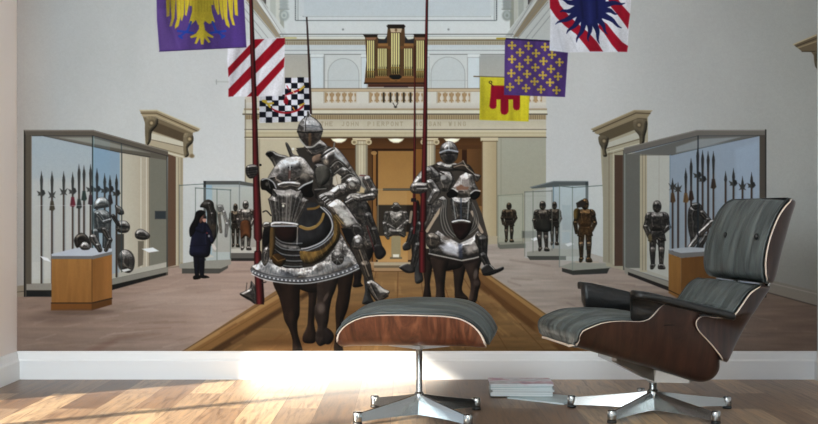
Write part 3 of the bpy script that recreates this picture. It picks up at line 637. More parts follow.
def spear(x, top, blade, bot, kind=0, tassel=None, c=(58, 46, 42)):
    line([(x + .9, top + 6), (x + 1.2, bot)], 1.6, (120, 126, 130), .55, f=.9)
    line([(x, top + 6), (x, bot)], 1.8, c, 1, own=True); line([(x - .3, top + 8), (x - .3, bot)], .6, (120, 92, 74), .5)
    poly([(x, top), (x + 1.5, top + 9), (x + .6, blade), (x - .6, blade), (x - 1.4, top + 9)], (54, 52, 50))
    if kind == 1:
        poly([(x, blade - 4.6), (x + 2.8, blade - 3.6), (x + 4, blade - .6), (x + 2.6, blade + 1.2), (x, blade + 3)], (46, 46, 46), f=.6)
        poly([(x, blade - 1.4), (x - 4.4, blade - 3), (x - 3, blade), (x - 3.6, blade + 1.6), (x, blade + 1.6)], (66, 66, 62), f=.6)
    if kind == 2:
        poly([(x, blade - 2), (x + 3.8, blade - 4.6), (x + 2, blade), (x + 3.4, blade + 2), (x, blade + 1), (x - 3.4, blade + 2), (x - 2, blade), (x - 3.8, blade - 4.6)], (62, 60, 56), f=.6)
    if tassel:
        y = blade + 7; poly([(x - 1.4, y - 2), (x + 1.4, y - 2), (x + 3, y + 6), (x + 1, y + 8), (x - 2.6, y + 7)], tassel, f=.6); line([(x - .6, y), (x - 1, y + 7)], .6, (30, 20, 20), .5)
def armour(cx, top, bot, w=1., tone=.75, warm=0., legs=True, turn=0, o=0, pose=0):
    """a standing suit of armour drawn about 6 heads high"""
    h = bot - top; s = h / 60.; ww = s * w
    X = lambda x: cx + x * ww
    Y = lambda y: top + y * s
    kw = dict(tone=tone * 1.1, warm=warm, rough=.3, eng=.16, edge=.3)
    if legs:
        for sg in (-1, 1):
            limb([(X(sg * 3.6), Y(31)), (X(sg * 4), Y(43)), (X(sg * 3.8 + turn), Y(56))], [3.4 * ww, 2.8 * ww, 1.8 * ww], o=o + sg, **kw)
            blob(X(sg * 4), Y(43), 2.4 * ww, 2 * s, (150, 140, 130), .35)
            plate([(X(sg * 3.6 - 2.2 + turn), Y(56)), (X(sg * 3.6 + 2.2 + turn), Y(56)), (X(sg * 5.4 + turn + 2), Y(60)), (X(sg * 3.6 - 2.4 + turn), Y(60))], R=2, **kw)
    limb([(X(-7.5), Y(14)), (X(-10.2), Y(23)), (X(-8.8 + 2 * pose), Y(32))], [2.8 * ww, 2.3 * ww, 1.7 * ww], o=o + 3, **kw)
    limb([(X(7.5), Y(14)), (X(10.2), Y(23)), (X(7 - 4 * pose), Y(30))], [2.8 * ww, 2.3 * ww, 1.7 * ww], o=o + 4, **kw)
    plate([(X(-6), Y(25)), (X(6), Y(25)), (X(8.2), Y(35)), (X(3), Y(37)), (X(0), Y(34)), (X(-3), Y(37)), (X(-8.2), Y(35))], R=3 * s, o=o + 5, sm=False, **kw)
    plate([(X(-7.5), Y(11)), (X(-3), Y(9.6)), (X(3), Y(9.6)), (X(7.5), Y(11)), (X(8), Y(17)), (X(5.8), Y(26)), (X(-5.8), Y(26)), (X(-8), Y(17))], R=7 * s, o=o + 6, **kw)
    for sg in (-1, 1): plate([(X(sg * 5), Y(10)), (X(sg * 9.5), Y(11)), (X(sg * 11), Y(16)), (X(sg * 6.5), Y(16.5))], R=3 * s, o=o + 7, **kw)
    plate([(X(-3.9), Y(4)), (X(-2.6), Y(.6)), (X(0), Y(-.6)), (X(2.6), Y(.6)), (X(3.9), Y(4)), (X(3.3), Y(8)), (X(0), Y(10.6)), (X(-3.3), Y(8))], R=4 * s, o=o + 8, **kw)
    line([(X(-2.6), Y(4.2)), (X(2.8), Y(4.2))], .8 * s, (20, 18, 18), .8)
    line([(X(-5), Y(26)), (X(5), Y(26))], .8, (30, 26, 24), .6)
def glass(P, c=(200, 215, 215), a=.14):
    poly(P, c, a=a, own=False)
def case_left():
    part('printed_display_case', 'large glass display case with a brown frame, full of pole weapons')
    # shell
    poly([(24, 130), (93, 130), (168, 151), (168, 275), (112, 290), (112, 297), (24, 297)], (92, 84, 74))
    poly([(31.5, 135.5), (92.5, 135.5), (168, 156), (167, 267), (112, 278), (31.5, 284)], ((164, 174, 180), (178, 176, 170), (0, 150), (0, 240)))
    poly([(32, 180), (92, 180), (120, 180), (120, 276), (32, 283)], (186, 184, 178), .55, f=3, own=False)
    poly([(92.5, 137), (120, 142), (120, 276), (92.5, 280)], ((134, 160, 182), (150, 160, 166), (0, 140), (0, 260)), .8)
    poly([(120, 150), (150, 156), (150, 268), (120, 274)], ((192, 186, 170), (176, 166, 148), (120, 0), (150, 0))); line([(122, 150), (122, 273)], .8, (80, 76, 70), .8)
    lines([[(141, 158), (141, 268)], [(146.5, 158), (146.5, 268)]], .9, (212, 206, 188), .8); line([(149.5, 158), (149.5, 268)], 1.1, (110, 100, 86), .8)
    poly([(150, 156), (167, 158), (167, 266), (150, 269)], (126, 124, 112)); rect(155, 211, 166, 219, (60, 66, 70), f=.6)
    # underside of the lid
    poly([(44, 136), (92, 136), (168, 156), (166, 160), (140, 156), (118, 152)], (104, 98, 88)); poly([(60, 137.5), (92, 137.5), (150, 153), (120, 149)], (142, 140, 130), f=.8, own=False)
    line([(44, 136), (118, 152), (150, 157)], .9, (70, 66, 60), .8)
    # inner plinth
    poly([(32, 280), (112, 274), (167, 262), (167, 267), (112, 279), (32, 285)], (176, 172, 160)); 
    for x0, y0, x1, y1 in ((32, 282, 52, 282),): rect(32, 262, 52, 283, (196, 192, 184), .5, own=False)
    part('printed_pole_weapons', 'row of spears and halberds mounted upright in the left case'); K = [(41.5, 171, 194, 1, None), (52, 171, 196, 2, (70, 62, 46)), (63.7, 171, 193, 2, None), (72.7, 172, 192, 1, (104, 26, 40)), (79, 164, 194, 0, (50, 54, 52)), (84, 165, 186, 0, (40, 56, 50)), (90.6, 164, 190, 1, (60, 40, 44)), (97, 168, 190, 1, None), (104.7, 173, 191, 1, None), (110, 175, 190, 1, (52, 44, 44)), (116.5, 174, 194, 1, None)]
    for x, t, b, k, ta in K: spear(x, t, b, 283 - max(0, x - 52) * .1, k, ta)
    line([(36, 205.5), (92, 205.5)], .6, (190, 190, 190), .5)
    part('printed_armour', 'pieces of armour standing in the left case')
    plate([(94, 209), (94, 203), (98, 198), (103, 197), (108, 200), (110, 206), (104, 208)], 6, 1., o=1)
    plate([(93, 212), (98, 210), (105, 210), (110, 214), (111, 224), (107, 232), (96, 232), (93, 224)], 8, .85, o=2)
    limb([(98, 214), (104, 222), (110, 220)], [2.6, 2.2, 1.8], tone=.9); limb([(95, 232), (97, 245)], [3.6, 2.6], tone=.8, o=2); limb([(106, 232), (105, 246)], [3.4, 2.6], tone=.75, o=4)
    plate([(115, 205), (122, 208), (124, 214), (118, 214)], 4, .75); plate([(116, 224), (119, 221), (126, 221), (130, 226), (128, 232), (121, 233), (116, 230)], 5, .95, o=3); line([(119, 226), (129, 227)], 1, (20, 20, 20), .8)
    limb([(113, 216), (118, 224)], [2, 2], tone=.5)
    poly([(117, 234), (124, 234), (124, 262), (117, 264)], (76, 72, 66)); ell(126, 261, 9, 11.5, (90, 84, 76)); plate([(118, 256), (122, 250), (129, 251), (134, 258), (134, 268), (129, 273), (122, 270), (118, 263)], 9, .85, o=5); blob(126, 261, 2, 2.4, (60, 54, 50), .8)
    plate([(135, 233), (139, 229), (144, 230), (150, 235), (148, 239), (142, 240), (136, 238)], 5, .8, o=6); line([(138, 235), (147, 236)], .8, (20, 20, 20), .7); poly([(138, 241), (144, 241), (143, 265), (138, 267)], (120, 112, 98)); 
    poly([(142, 249), (153, 247.5), (159, 251), (149, 252.5)], (222, 224, 224), own=False); poly([(121, 270), (128, 268.5), (131, 270), (124, 272)], (214, 214, 212), own=False)
    use(PARTS_I['case_left'])
    glass([(32, 136), (92, 136), (92, 283), (32, 283)], (210, 220, 220), .1); glass([(93, 136), (110, 140), (110, 276), (93, 279)], (120, 170, 200), .12)
    line([(92.7, 131), (92.7, 250)], 1.2, (44, 60, 62), .9); line([(93.8, 136), (93.8, 250)], .6, (160, 190, 196), .6); line([(121.5, 143), (121.5, 272)], .8, (60, 74, 78), .7); line([(167, 156), (167, 268)], 1.2, (70, 72, 68), .8)
    line([(24.6, 131), (24.6, 296)], 1.4, (36, 32, 30), .9); poly([(24, 130), (93, 130), (168, 151), (168, 156), (93, 135.4), (26, 135.6)], (104, 96, 86)); line([(25, 130.6), (93, 130.6), (168, 151.4)], .9, (150, 144, 132), .8); line([(31, 135.8), (93, 135.8), (168, 156)], .8, (52, 48, 44), .8)
    rect(26.5, 283.5, 52, 290, (150, 144, 134)); rect(26.5, 290.5, 52, 296.5, (40, 40, 38)); poly([(112, 279), (168, 267), (168, 272), (112, 285)], (140, 136, 126)); poly([(112, 285), (166, 272.6), (166, 275), (112, 290)], (34, 32, 30)); rect(26.3, 136, 31.4, 284, (100, 92, 80)); line([(31.6, 136), (31.6, 283)], .8, (150, 144, 134), .7)
    part('printed_pedestal', 'low wooden pedestal with a pale top and pieces of armour on it')
    poly([(51.5, 254), (78, 247.5), (112, 248.5), (112, 254), (92, 258), (51.5, 257)], (186, 190, 198)); poly([(51.5, 256), (92, 256), (112, 251.5), (112, 255), (92, 260), (51.5, 260)], (120, 118, 116))
    rect(51.5, 259, 92, 303, ((162, 118, 66), (150, 106, 56), (0, 258), (0, 303)), nz=.06, ns=(3, 30)); poly([(92, 259.5), (112, 254.5), (112, 298), (92, 303)], ((138, 96, 50), (156, 110, 60), (92, 0), (112, 0)), nz=.06, ns=(3, 30))
    rect(51, 303.4, 92, 310.5, (128, 84, 40)); poly([(92, 303.4), (112, 298.4), (112, 304.5), (92, 310.5)], (104, 68, 34)); line([(51.5, 303), (92, 303), (112, 298.2)], 1.1, (48, 32, 20), .9); line([(92, 259), (92, 310)], .7, (90, 58, 28), .7); blob(80, 312, 34, 3, (96, 76, 64), .5)
    plate([(74, 240), (78, 234), (83, 233), (88, 237), (90, 244), (86, 247), (82, 244), (77, 248)], 5, .5, o=7, warm=.1); plate([(80, 247), (83, 242), (88, 243), (90, 249), (83, 250)], 4, 1.1, o=2); limb([(93, 238), (98, 246), (100, 250)], [4, 3, 2.4], tone=.8, o=2); limb([(104, 230), (110, 240), (106, 250)], [3, 2.4, 2], tone=.7, o=6); poly([(40, 256), (48, 258), (51, 262), (44, 260)], (226, 226, 226), own=False)
def door_left():
    part('printed_doorway', 'classical doorway with a cornice on scrolled brackets, left wall')
    cr = (180, 168, 144)
    poly([(145, 118), (193, 134), (193, 157), (183, 158), (183, 265), (146, 270)], cr)
    poly([(151, 150), (176, 158), (176, 265), (151, 270)], (112, 104, 94)); poly([(168, 154), (176, 157), (176, 265), (168, 267)], (108, 84, 66)); rect(176, 157, 183, 265, ((194, 184, 160), (168, 156, 132), (176, 0), (183, 0)))
    lines([[(178.5, 158), (178.5, 265)], [(181.3, 158), (181.3, 265)]], .7, (130, 118, 94), .6); line([(151, 148), (183, 157)], 1.4, (214, 206, 184), .9); line([(151, 146), (184, 155)], .9, (130, 118, 94), .8)
    poly([(151, 133), (184, 142), (184, 147), (151, 140)], (202, 196, 178)); line([(151, 139.6), (184, 147)], .8, (110, 98, 78), .8)
    poly([(143, 117), (156, 117.5), (193, 132.5), (192, 142), (186, 143), (156, 130), (146, 126)], (126, 112, 88)); poly([(156, 122), (186, 134), (184, 142), (152, 131)], (96, 82, 62), f=.8)
    poly([(139.5, 110), (157, 110), (200, 128.5), (199, 131), (192, 133), (156, 117.5), (143, 117)], (160, 145, 118)); line([(140, 110.3), (157, 110.3), (200, 128.8)], 1.1, (206, 196, 168), .9); line([(141, 113.2), (156.5, 113.2), (197, 131)], 1., (92, 76, 52), .8); line([(142, 115.4), (156, 115.6), (194, 132)], .9, (190, 176, 144), .8)
    for P in ([(146, 118), (157, 118), (157.5, 125), (152, 132), (151, 140), (148, 145), (145.5, 140)], [(184, 134), (192.5, 135), (193, 142), (188, 148), (189, 155), (185, 157), (183.5, 150)]):
        body(P, (170, 154, 124), 4, 1.05, .15); x, y = P[0]; blob(x + 6, y + 5, 3, 3, (96, 82, 58), .7); blob(x + 5.5, y + 5, 1.6, 1.6, (190, 174, 140), .8); line([(x + 3, y + 10), (x + 2, y + 22)], .8, (100, 86, 62), .6)
    blob(192, 156, 2.4, 2, (130, 112, 84), .9)
def cases_mid_left():
    part('printed_display_case', 'glass case with a black frame and standing armours, beside the guard')
    poly([(204, 181), (240, 181), (256, 184), (256, 258), (204, 262)], (170, 178, 176)); rect(206, 185, 212, 258, (150, 176, 190)); rect(213, 187, 256, 252, ((182, 186, 180), (160, 156, 146), (0, 187), (0, 250)))
    poly([(204, 181), (240, 181), (256, 184), (256, 187), (238, 184.6), (204, 184.6)], (96, 98, 94)); rect(203.5, 181, 206, 262, (52, 56, 56)); line([(239.5, 182), (239.5, 252)], .9, (110, 120, 120), .7)
    poly([(231, 249), (256, 247), (256, 253), (231, 253)], (190, 186, 176)); rect(230, 253, 256, 258, (104, 100, 94)); rect(231, 258, 256, 261, (52, 48, 44))
    armour(235.5, 204, 247, .8, .5, .25, o=3)
    armour(245.7, 201, 250, .95, .85, .05, o=5); body([(241, 222), (250, 222), (251, 238), (246, 236), (241, 238)], (128, 78, 44), 3, 1., .3)
    rect(216, 205, 223, 215, (110, 100, 84), .8, f=1); plate([(217, 206), (222, 205), (224, 210), (219, 212)], 3, .8); limb([(224, 212), (227, 224), (226, 236)], [1.8, 2, 1.4], tone=1.1); limb([(219, 214), (221, 232)], [1.6, 1.4], tone=.8, warm=.3)
    part('printed_display_case', 'small square glass case right behind the guard')
    poly([(179.5, 186), (196, 186), (231, 190), (231, 258), (216, 262), (195, 264), (179.5, 262)], (186, 190, 186), .35, own=True); 
    body([(200, 207), (203, 202), (208, 199.5), (213, 202), (214.5, 208), (217, 214), (217, 222), (218.5, 229), (216, 238), (211, 246), (207, 252), (206, 236), (207, 220), (206, 209)], (58, 53, 48), 4, 1.25, .5); limb([(209, 204), (212, 214), (213, 226)], [2, 1.8, 1.4], tone=.7, o=4); blob(206, 203, 3, 1.2, (110, 110, 108), .6); blob(213, 227, 3, 3, (74, 60, 44), .7)
    lines([[(179.6, 185), (179.6, 264)], [(195.5, 188), (195.5, 262)], [(217, 189), (217, 262)], [(230.5, 190), (230.5, 260)]], .9, (110, 120, 114), .75); lines([[(179.6, 185.4), (204, 184)], [(195.5, 188), (231, 190)]], .8, (84, 100, 96), .8)
    poly([(179.3, 264), (196, 261), (231, 259.5), (231, 264), (222, 268.5), (179.3, 268.5)], (150, 148, 138)); poly([(182, 268.5), (221, 268.5), (228, 265.5), (228, 268), (219, 273.5), (182, 273.5)], (88, 86, 80)); poly([(196, 256), (210, 254), (214, 257), (200, 259)], (196, 190, 178), own=False)
    part('printed_guard', 'museum guard in a dark navy uniform with long black hair, raising a phone')
    nv = (28, 30, 52)
    for x in (196.5, 201.5): limb([(x, 252), (x + .3, 266), (x + .5, 276)], [3.6, 2.8, 2.], base=(26, 26, 40), rough=.3)
    body([(193.5, 276), (199, 275), (200.5, 278.5), (194, 279.5)], (20, 20, 24), 2); body([(200, 275), (206, 275.5), (209.5, 277.5), (204, 278.3), (200.5, 277.5)], (22, 22, 26), 2)
    body([(194, 222), (203, 221), (209, 226), (211, 235), (211, 244), (209, 256), (199, 257.5), (190, 255), (190, 246), (192, 234)], nv, 6, 1.3, .25)
    line([(190, 246), (211, 245)], .8, (14, 14, 26), .7); line([(205, 226), (206, 244)], .7, (60, 64, 90), .5)
    body([(199, 213), (204, 212), (206, 217), (205, 222), (200, 223)], (170, 120, 104), 3)
    body([(194, 219), (196, 212), (201, 210), (205.5, 212), (203, 215), (200, 219), (197, 228), (193, 235), (190, 236.5), (189.5, 228)], (18, 16, 18), 4, 1.2)
    limb([(205, 228), (209, 232), (212, 241)], [3.2, 2.6, 1.8], base=nv, tone=1.2); limb([(198, 229), (203, 231), (204, 222)], [2.8, 2.4, 1.6], base=nv, tone=1.2); blob(204.5, 220, 1.8, 2.2, (206, 156, 136), .9, soft=.4)
    line([(203, 215), (205, 215)], .7, (40, 30, 30), .8); rect(203.5, 216.5, 206.5, 218.6, (30, 30, 34), .9, f=.5)
    poly([(211.5, 244), (214, 244), (216.5, 248.5), (215.5, 250.5), (212.5, 248)], (206, 196, 188)); blob(209, 236, 1, 1.2, (190, 190, 190), .7); blob(207, 233, .8, .8, (160, 60, 60), .7)
def cases_right():
    part('printed_display_case', 'small glass case with one dark bronze armour at the back of the hall')
    poly([(498, 195.5), (523, 194), (523, 244), (498, 246)], (168, 170, 154), .6); rect(522, 231, 547, 238, (96, 96, 86), f=.7)
    poly([(498, 243), (523, 242), (526, 244), (526, 248), (500, 249), (498, 247)], (112, 112, 102)); poly([(498, 242), (522, 241), (526, 243.4), (500, 244.8)], (146, 144, 130))
    armour(509, 203, 242, 1.02, .5, .35, o=11, turn=0)
    lines([[(498, 195.6), (523, 194)], [(498, 195.6), (498, 246)], [(522.7, 194), (522.7, 244)]], .7, (120, 124, 110), .7)
    part('printed_display_case', 'tall frameless glass case with a flat grey roof and two armours')
    poly([(524.7, 192), (588, 181), (588, 262), (524.7, 258)], (172, 176, 172), .6)
    rect(562, 205, 571, 230, (98, 116, 124), f=1); poly([(553, 186), (586, 186), (586, 258), (553, 250)], ((168, 184, 192), (150, 150, 146), (0, 186), (0, 250)), .8)
    poly([(530, 187), (553.8, 181), (588, 181), (588, 185.5), (560, 186.6), (532, 188.6)], (92, 98, 98)); line([(530, 187.6), (553.8, 181.4), (588, 181.4)], .8, (140, 148, 148), .8); rect(585.5, 182, 588.3, 262, (66, 74, 76)); line([(553.3, 186), (553.3, 250)], 1, (88, 112, 122), .8)
    poly([(527, 252), (552, 248.5), (588, 250), (588, 256), (560, 257), (527, 256.5)], (150, 148, 138)); poly([(527, 256), (566, 256), (566, 260), (530, 260)], (80, 80, 74)); rect(562, 232, 570, 243, (150, 160, 166), f=.8)
    poly([(531, 239), (536, 237), (539, 239), (534, 241)], (222, 222, 222)); poly([(565, 244), (571, 242.5), (574, 244), (568, 246.5)], (214, 214, 214))
    armour(554.5, 202, 245, .85, .5, .2, o=13); armour(542.6, 201.5, 251, 1.0, .55, .12, o=15, turn=1); body([(537, 220), (549, 220), (551, 230), (544, 232), (536, 229)], (50, 48, 42), 4, 1.2)
    lines([[(524.7, 192), (524.7, 256)], [(533, 191), (533, 252)], [(552, 190), (552, 250)]], .8, (112, 116, 106), .7); line([(524.7, 192), (552, 191)], .7, (90, 96, 90), .8)
    part('printed_display_case', 'nearer glass case holding one gilded armour on a grey plinth')
    glass([(559.5, 186), (610, 185), (610, 266), (572, 268), (559.5, 266)], (196, 204, 200), .22); poly([(559.5, 185), (610, 184.6), (610, 266), (559.5, 266)], (180, 186, 182), .16)
    poly([(560, 266.5), (572, 262.5), (609.8, 263.5), (609.8, 268.5), (573, 270.5)], (146, 146, 136)); poly([(562, 268), (573, 270.5), (609.6, 268), (607, 273.5), (573, 275), (562, 271.5)], (60, 60, 56)); line([(576, 262), (598, 262.3)], 1.6, (170, 160, 146), .9)
    armour(585, 199, 262, .92, .55, .5, o=17, turn=0); blob(585, 226, 6, 12, (150, 96, 34), .22); body([(574, 210), (579, 209), (578, 220), (574, 219)], (128, 104, 54), 3)
    poly([(576, 203), (582, 199.5), (586, 203), (583, 207), (577, 208)], (52, 46, 40))
    lines([[(559.5, 185), (559.5, 267)], [(572.4, 187), (572.4, 270)], [(610, 185), (610, 268)]], .9, (120, 130, 122), .8); lines([[(559.5, 186), (572.4, 187.5), (610, 185)], ], .8, (84, 98, 92), .8)
    line([(609, 268), (608, 351)], 1, (150, 140, 130), .01)
def case_right():
    part('printed_doorway', 'classical doorway with a cornice on scrolled brackets, right wall')
    cr = (160, 154, 134)
    poly([(600, 134), (648, 118), (648, 276), (606, 266)], cr); poly([(603, 156), (612, 150), (612, 264), (603, 262)], (150, 144, 126)); rect(614.5, 155, 623, 266, (84, 66, 54)); rect(623, 150, 640, 270, (92, 92, 86)); line([(609, 150), (609, 262)], .8, (120, 112, 94), .7); line([(613.6, 152), (613.6, 264)], 1, (188, 182, 162), .7)
    poly([(607, 143), (640, 131), (640, 138), (607, 148)], (176, 174, 162)); line([(607, 148.4), (642, 138.4)], .9, (96, 86, 68), .8); line([(608, 152), (645, 142)], 1.2, (190, 186, 168), .8); line([(608, 154.4), (640, 146)], .8, (110, 100, 80), .7)
    poly([(598, 134), (638, 117), (647, 118), (647, 128), (634, 130), (606, 141)], (96, 86, 66)); poly([(591, 129), (634.5, 110), (652, 110.5), (650, 114), (647, 118.4), (638, 118), (597, 134.5)], (140, 128, 104)); line([(591.4, 129.4), (634.5, 110.4), (652, 110.8)], 1, (166, 154, 126), .9); line([(593, 131.6), (636, 113), (650, 113.6)], 1, (72, 60, 44), .8); line([(595, 133.4), (637, 115.8), (648, 116)], .8, (150, 138, 110), .8)
    for P in ([(634, 120), (646, 120), (647, 128), (645, 136), (644, 143), (640, 145.5), (639, 136), (634, 129)], [(599, 136), (608, 137), (608, 144), (606, 150), (607, 156), (603, 156), (602, 149), (599, 143)]):
        body(P, (142, 130, 106), 4, 1.05, .15); x, y = P[0]; blob(x + 5, y + 5, 3, 3, (84, 72, 54), .7); blob(x + 5, y + 5, 1.6, 1.6, (160, 146, 120), .8)
    part('printed_display_case', 'large glass display case with a grey roof and pole weapons, right wall')
    poly([(624, 148), (697, 130), (766, 130), (766, 297), (700, 297), (669, 284), (624, 270)], (112, 108, 100)); 
    poly([(625, 153), (698, 135), (760, 135.5), (760, 285), (700, 285), (669, 281), (625, 267)], ((140, 152, 164), (142, 150, 156), (0, 150), (0, 250)))
    poly([(625, 153), (670, 150), (670, 281), (625, 267)], (164, 162, 152)); rect(625, 154, 640, 268, (104, 104, 98)); rect(640, 154, 647, 272, (168, 160, 138)); lines([[(642.5, 154), (642.5, 270)], [(645.5, 154), (645.5, 270)]], .8, (124, 116, 98), .7)
    poly([(647, 155), (670, 155), (670, 278), (647, 270)], (172, 172, 164)); line([(659, 155), (659, 262)], .6, (150, 148, 140), .6)
    poly([(630, 154), (698, 136), (760, 136), (706, 146), (672, 155)], (104, 104, 100)); poly([(676, 147), (700, 139), (740, 137), (704, 147), (676, 153)], (136, 140, 140), f=.8); line([(640, 155), (672, 155), (706, 147), (758, 136)], .8, (80, 80, 76), .7)
    poly([(760, 140), (758, 285), (740, 285), (735, 150)], (150, 164, 180), .5, f=2, own=False)
    part('printed_pole_weapons', 'row of spears and halberds mounted upright in the right case')
    for x, t, b, k, ta in ((672.5, 178, 188, 2, (84, 64, 44)), (678, 182, 190, 2, None), (685.7, 168, 188, 0, (110, 84, 52)), (691, 158, 186, 0, (60, 44, 36)), (697.6, 147, 176, 1, None), (702.5, 150, 180, 1, None), (708, 151, 172, 0, None), (713.3, 151, 174, 0, (60, 50, 40)), (725.5, 171, 182, 0, None), (733.4, 168, 184, 1, None), (742.4, 176, 188, 2, None), (751.5, 172, 186, 1, None)):
        spear(x, t, b, 276, k, ta)
    part('printed_armour', 'full dark armour standing at the left of the right case')
    armour(657, 201, 269, .98, .6, .02, o=21, pose=1.); blob(650, 238, 2, 4, (150, 130, 80), .5); line([(652, 236), (659, 246)], 1, (40, 36, 34), .8)
    part('printed_armour', 'half armour with a raised arm behind the right pedestal')
    plate([(688, 212), (691, 206), (700, 204), (703, 210), (704, 222), (702, 236), (692, 240), (688, 228)], 8, .7, o=23); plate([(691, 206), (693, 203), (699, 203), (700, 207), (695, 210)], 3, .6)
    limb([(702, 213), (708, 220), (703, 228)], [3, 2.8, 2.2], tone=.6, o=3); limb([(690, 248), (700, 234), (712, 222)], [3, 3, 2.6], tone=.85, o=6); limb([(698, 249), (706, 236)], [3, 2.6], tone=.6, o=8)
    use(PARTS_I['case_right'])
    line([(698, 131), (698, 250)], 1.3, (40, 48, 54), .9); poly([(624, 148), (697, 130), (766, 130), (766, 135.4), (698, 135.6), (624, 153.6)], (110, 106, 100)); line([(624, 148.4), (697, 130.4), (766, 130.4)], .8, (140, 138, 132), .8); line([(625, 153.8), (698, 135.8), (760, 135.6)], .8, (60, 58, 56), .8)
    rect(759.5, 135, 765, 297, (82, 76, 68)); line([(765.6, 130), (765.6, 297)], 1.4, (40, 38, 36), .9); line([(624.7, 154), (624.7, 268)], .9, (140, 146, 142), .8); line([(670, 155), (670, 250)], .9, (110, 130, 146), .8)
    poly([(624.5, 267), (669, 282), (669, 290), (624.5, 273)], (140, 136, 126)); poly([(628, 272), (669, 287), (669, 291), (628, 275)], (44, 40, 38)); rect(714, 285, 766, 297, (80, 76, 70))
    part('printed_pedestal', 'low wooden pedestal in front of the right display case')
    poly([(668.5, 249), (690, 247), (718, 249), (716, 252), (681, 254)], (160, 164, 168)); poly([(668.5, 250), (681, 253), (716, 251), (716, 256), (681, 258), (668.5, 253.5)], (112, 110, 108))
    poly([(668.5, 253.5), (681, 258), (681, 300), (668.5, 293)], ((140, 104, 56), (130, 94, 50), (0, 253), (0, 300)), nz=.05, ns=(3, 30)); poly([(681, 258), (716, 255), (716, 298), (681, 300)], ((112, 78, 40), (100, 70, 38), (681, 0), (716, 0)), nz=.05, ns=(3, 30)); line([(668.5, 290), (681, 296), (716, 293)], 1, (50, 34, 20), .8)
    part('printed_cornice', 'corner of another doorway cornice at the right edge of the print')
    poly([(793, 44.4), (817.5, 34), (817.5, 60), (811, 52), (802, 51.5)], (104, 92, 72)); line([(793.4, 44.6), (817.5, 34.6)], 1.1, (176, 164, 136), .9); line([(796, 46.4), (817.5, 38)], 1, (66, 56, 42), .8); line([(798, 47.8), (817.5, 41)], 1.2, (150, 138, 112), .8); line([(802, 51.4), (817.5, 51.4)], 1, (60, 50, 38), .8); body([(814, 53), (819, 53), (819, 68), (815, 66)], (130, 118, 92), 3)
PARTS_I = {}
def lance(secs, c=(96, 32, 34), hi=(140, 66, 60)):
    """secs: list of (y, xl, xr) pieces; painted wood, round in section"""
    for A in secs:
        L = [(a[1], a[0]) for a in A]; R = [(a[2], a[0]) for a in A][::-1]
        x0 = min(p[0] for p in L); 
        def shd(X, Y, A=A):
            ys = [a[0] for a in A]; xl = np.interp(Y, ys, [a[1] for a in A]); xr = np.interp(Y, ys, [a[2] for a in A])
            t = (X - xl) / np.maximum(xr - xl, .1)
            k = np.clip(1.2 - 1.7 * np.abs(t - .38), .35, 1.3)[..., None] * (1 + .06 * noise(X, Y, 1.5, 12, 3))[..., None]
            return np.clip(col(c) * k, 0, 1)
        poly(L + R, shd)
def back_case():
    part('printed_display_case', 'small glass case with a half armour under a brimmed helmet at the far end')
    rect(377, 206, 406, 236, (48, 40, 32), f=.6); rect(378, 236, 408, 262, ((176, 130, 66), (190, 150, 96), (0, 236), (0, 262)))
    rect(391.3, 236, 400.7, 258, (150, 138, 106)); rect(390, 257, 402, 259, (110, 100, 78)); rect(393, 254.3, 399, 257.2, (222, 218, 204))
    k = dict(tone=.72, rough=.35, eng=.22, warm=.02)
    plate([(386, 213), (391, 210.5), (396, 212), (401, 210.5), (406, 213), (405, 222), (402, 228), (396, 229), (390, 228), (387, 222)], 8, o=31, **k)
    limb([(387, 214), (384.6, 224), (386, 234), (388, 238)], [3.2, 2.6, 2.3, 1.6], o=2, **k); limb([(405, 214), (407.4, 222), (400, 228), (394, 233)], [3.2, 2.5, 2.2, 1.6], o=3, **k); limb([(388, 225), (394, 229)], [2, 2], o=5, **k)
    plate([(389, 228), (396, 229.5), (404, 228), (405, 237), (400, 236), (396, 233), (392, 236), (387, 237)], 4, o=8, **k); line([(391, 217), (396, 222), (401, 217)], .8, (180, 176, 160), .5)
    plate([(392, 206.5), (393.5, 202.8), (397, 202.4), (399, 204), (400.5, 206.5), (402, 208.3), (397, 208.6), (390, 208.4)], 4, .8, o=2); rect(393.5, 208.4, 399.5, 211, (24, 20, 18), f=.5)
    rect(374, 262.5, 430, 265.5, (178, 166, 142)); rect(374, 265.5, 430, 268, (120, 106, 84)); rect(374, 268, 430, 271, (168, 140, 106))
    glass([(378, 190), (407, 190), (407, 262), (378, 262)], (220, 214, 190), .07)
    rect(383, 188.4, 413, 190.6, (58, 58, 56), f=.4); lines([[(375, 189.3), (415, 189.3)], [(378, 189), (378, 262)]], .8, (170, 160, 136), .7)
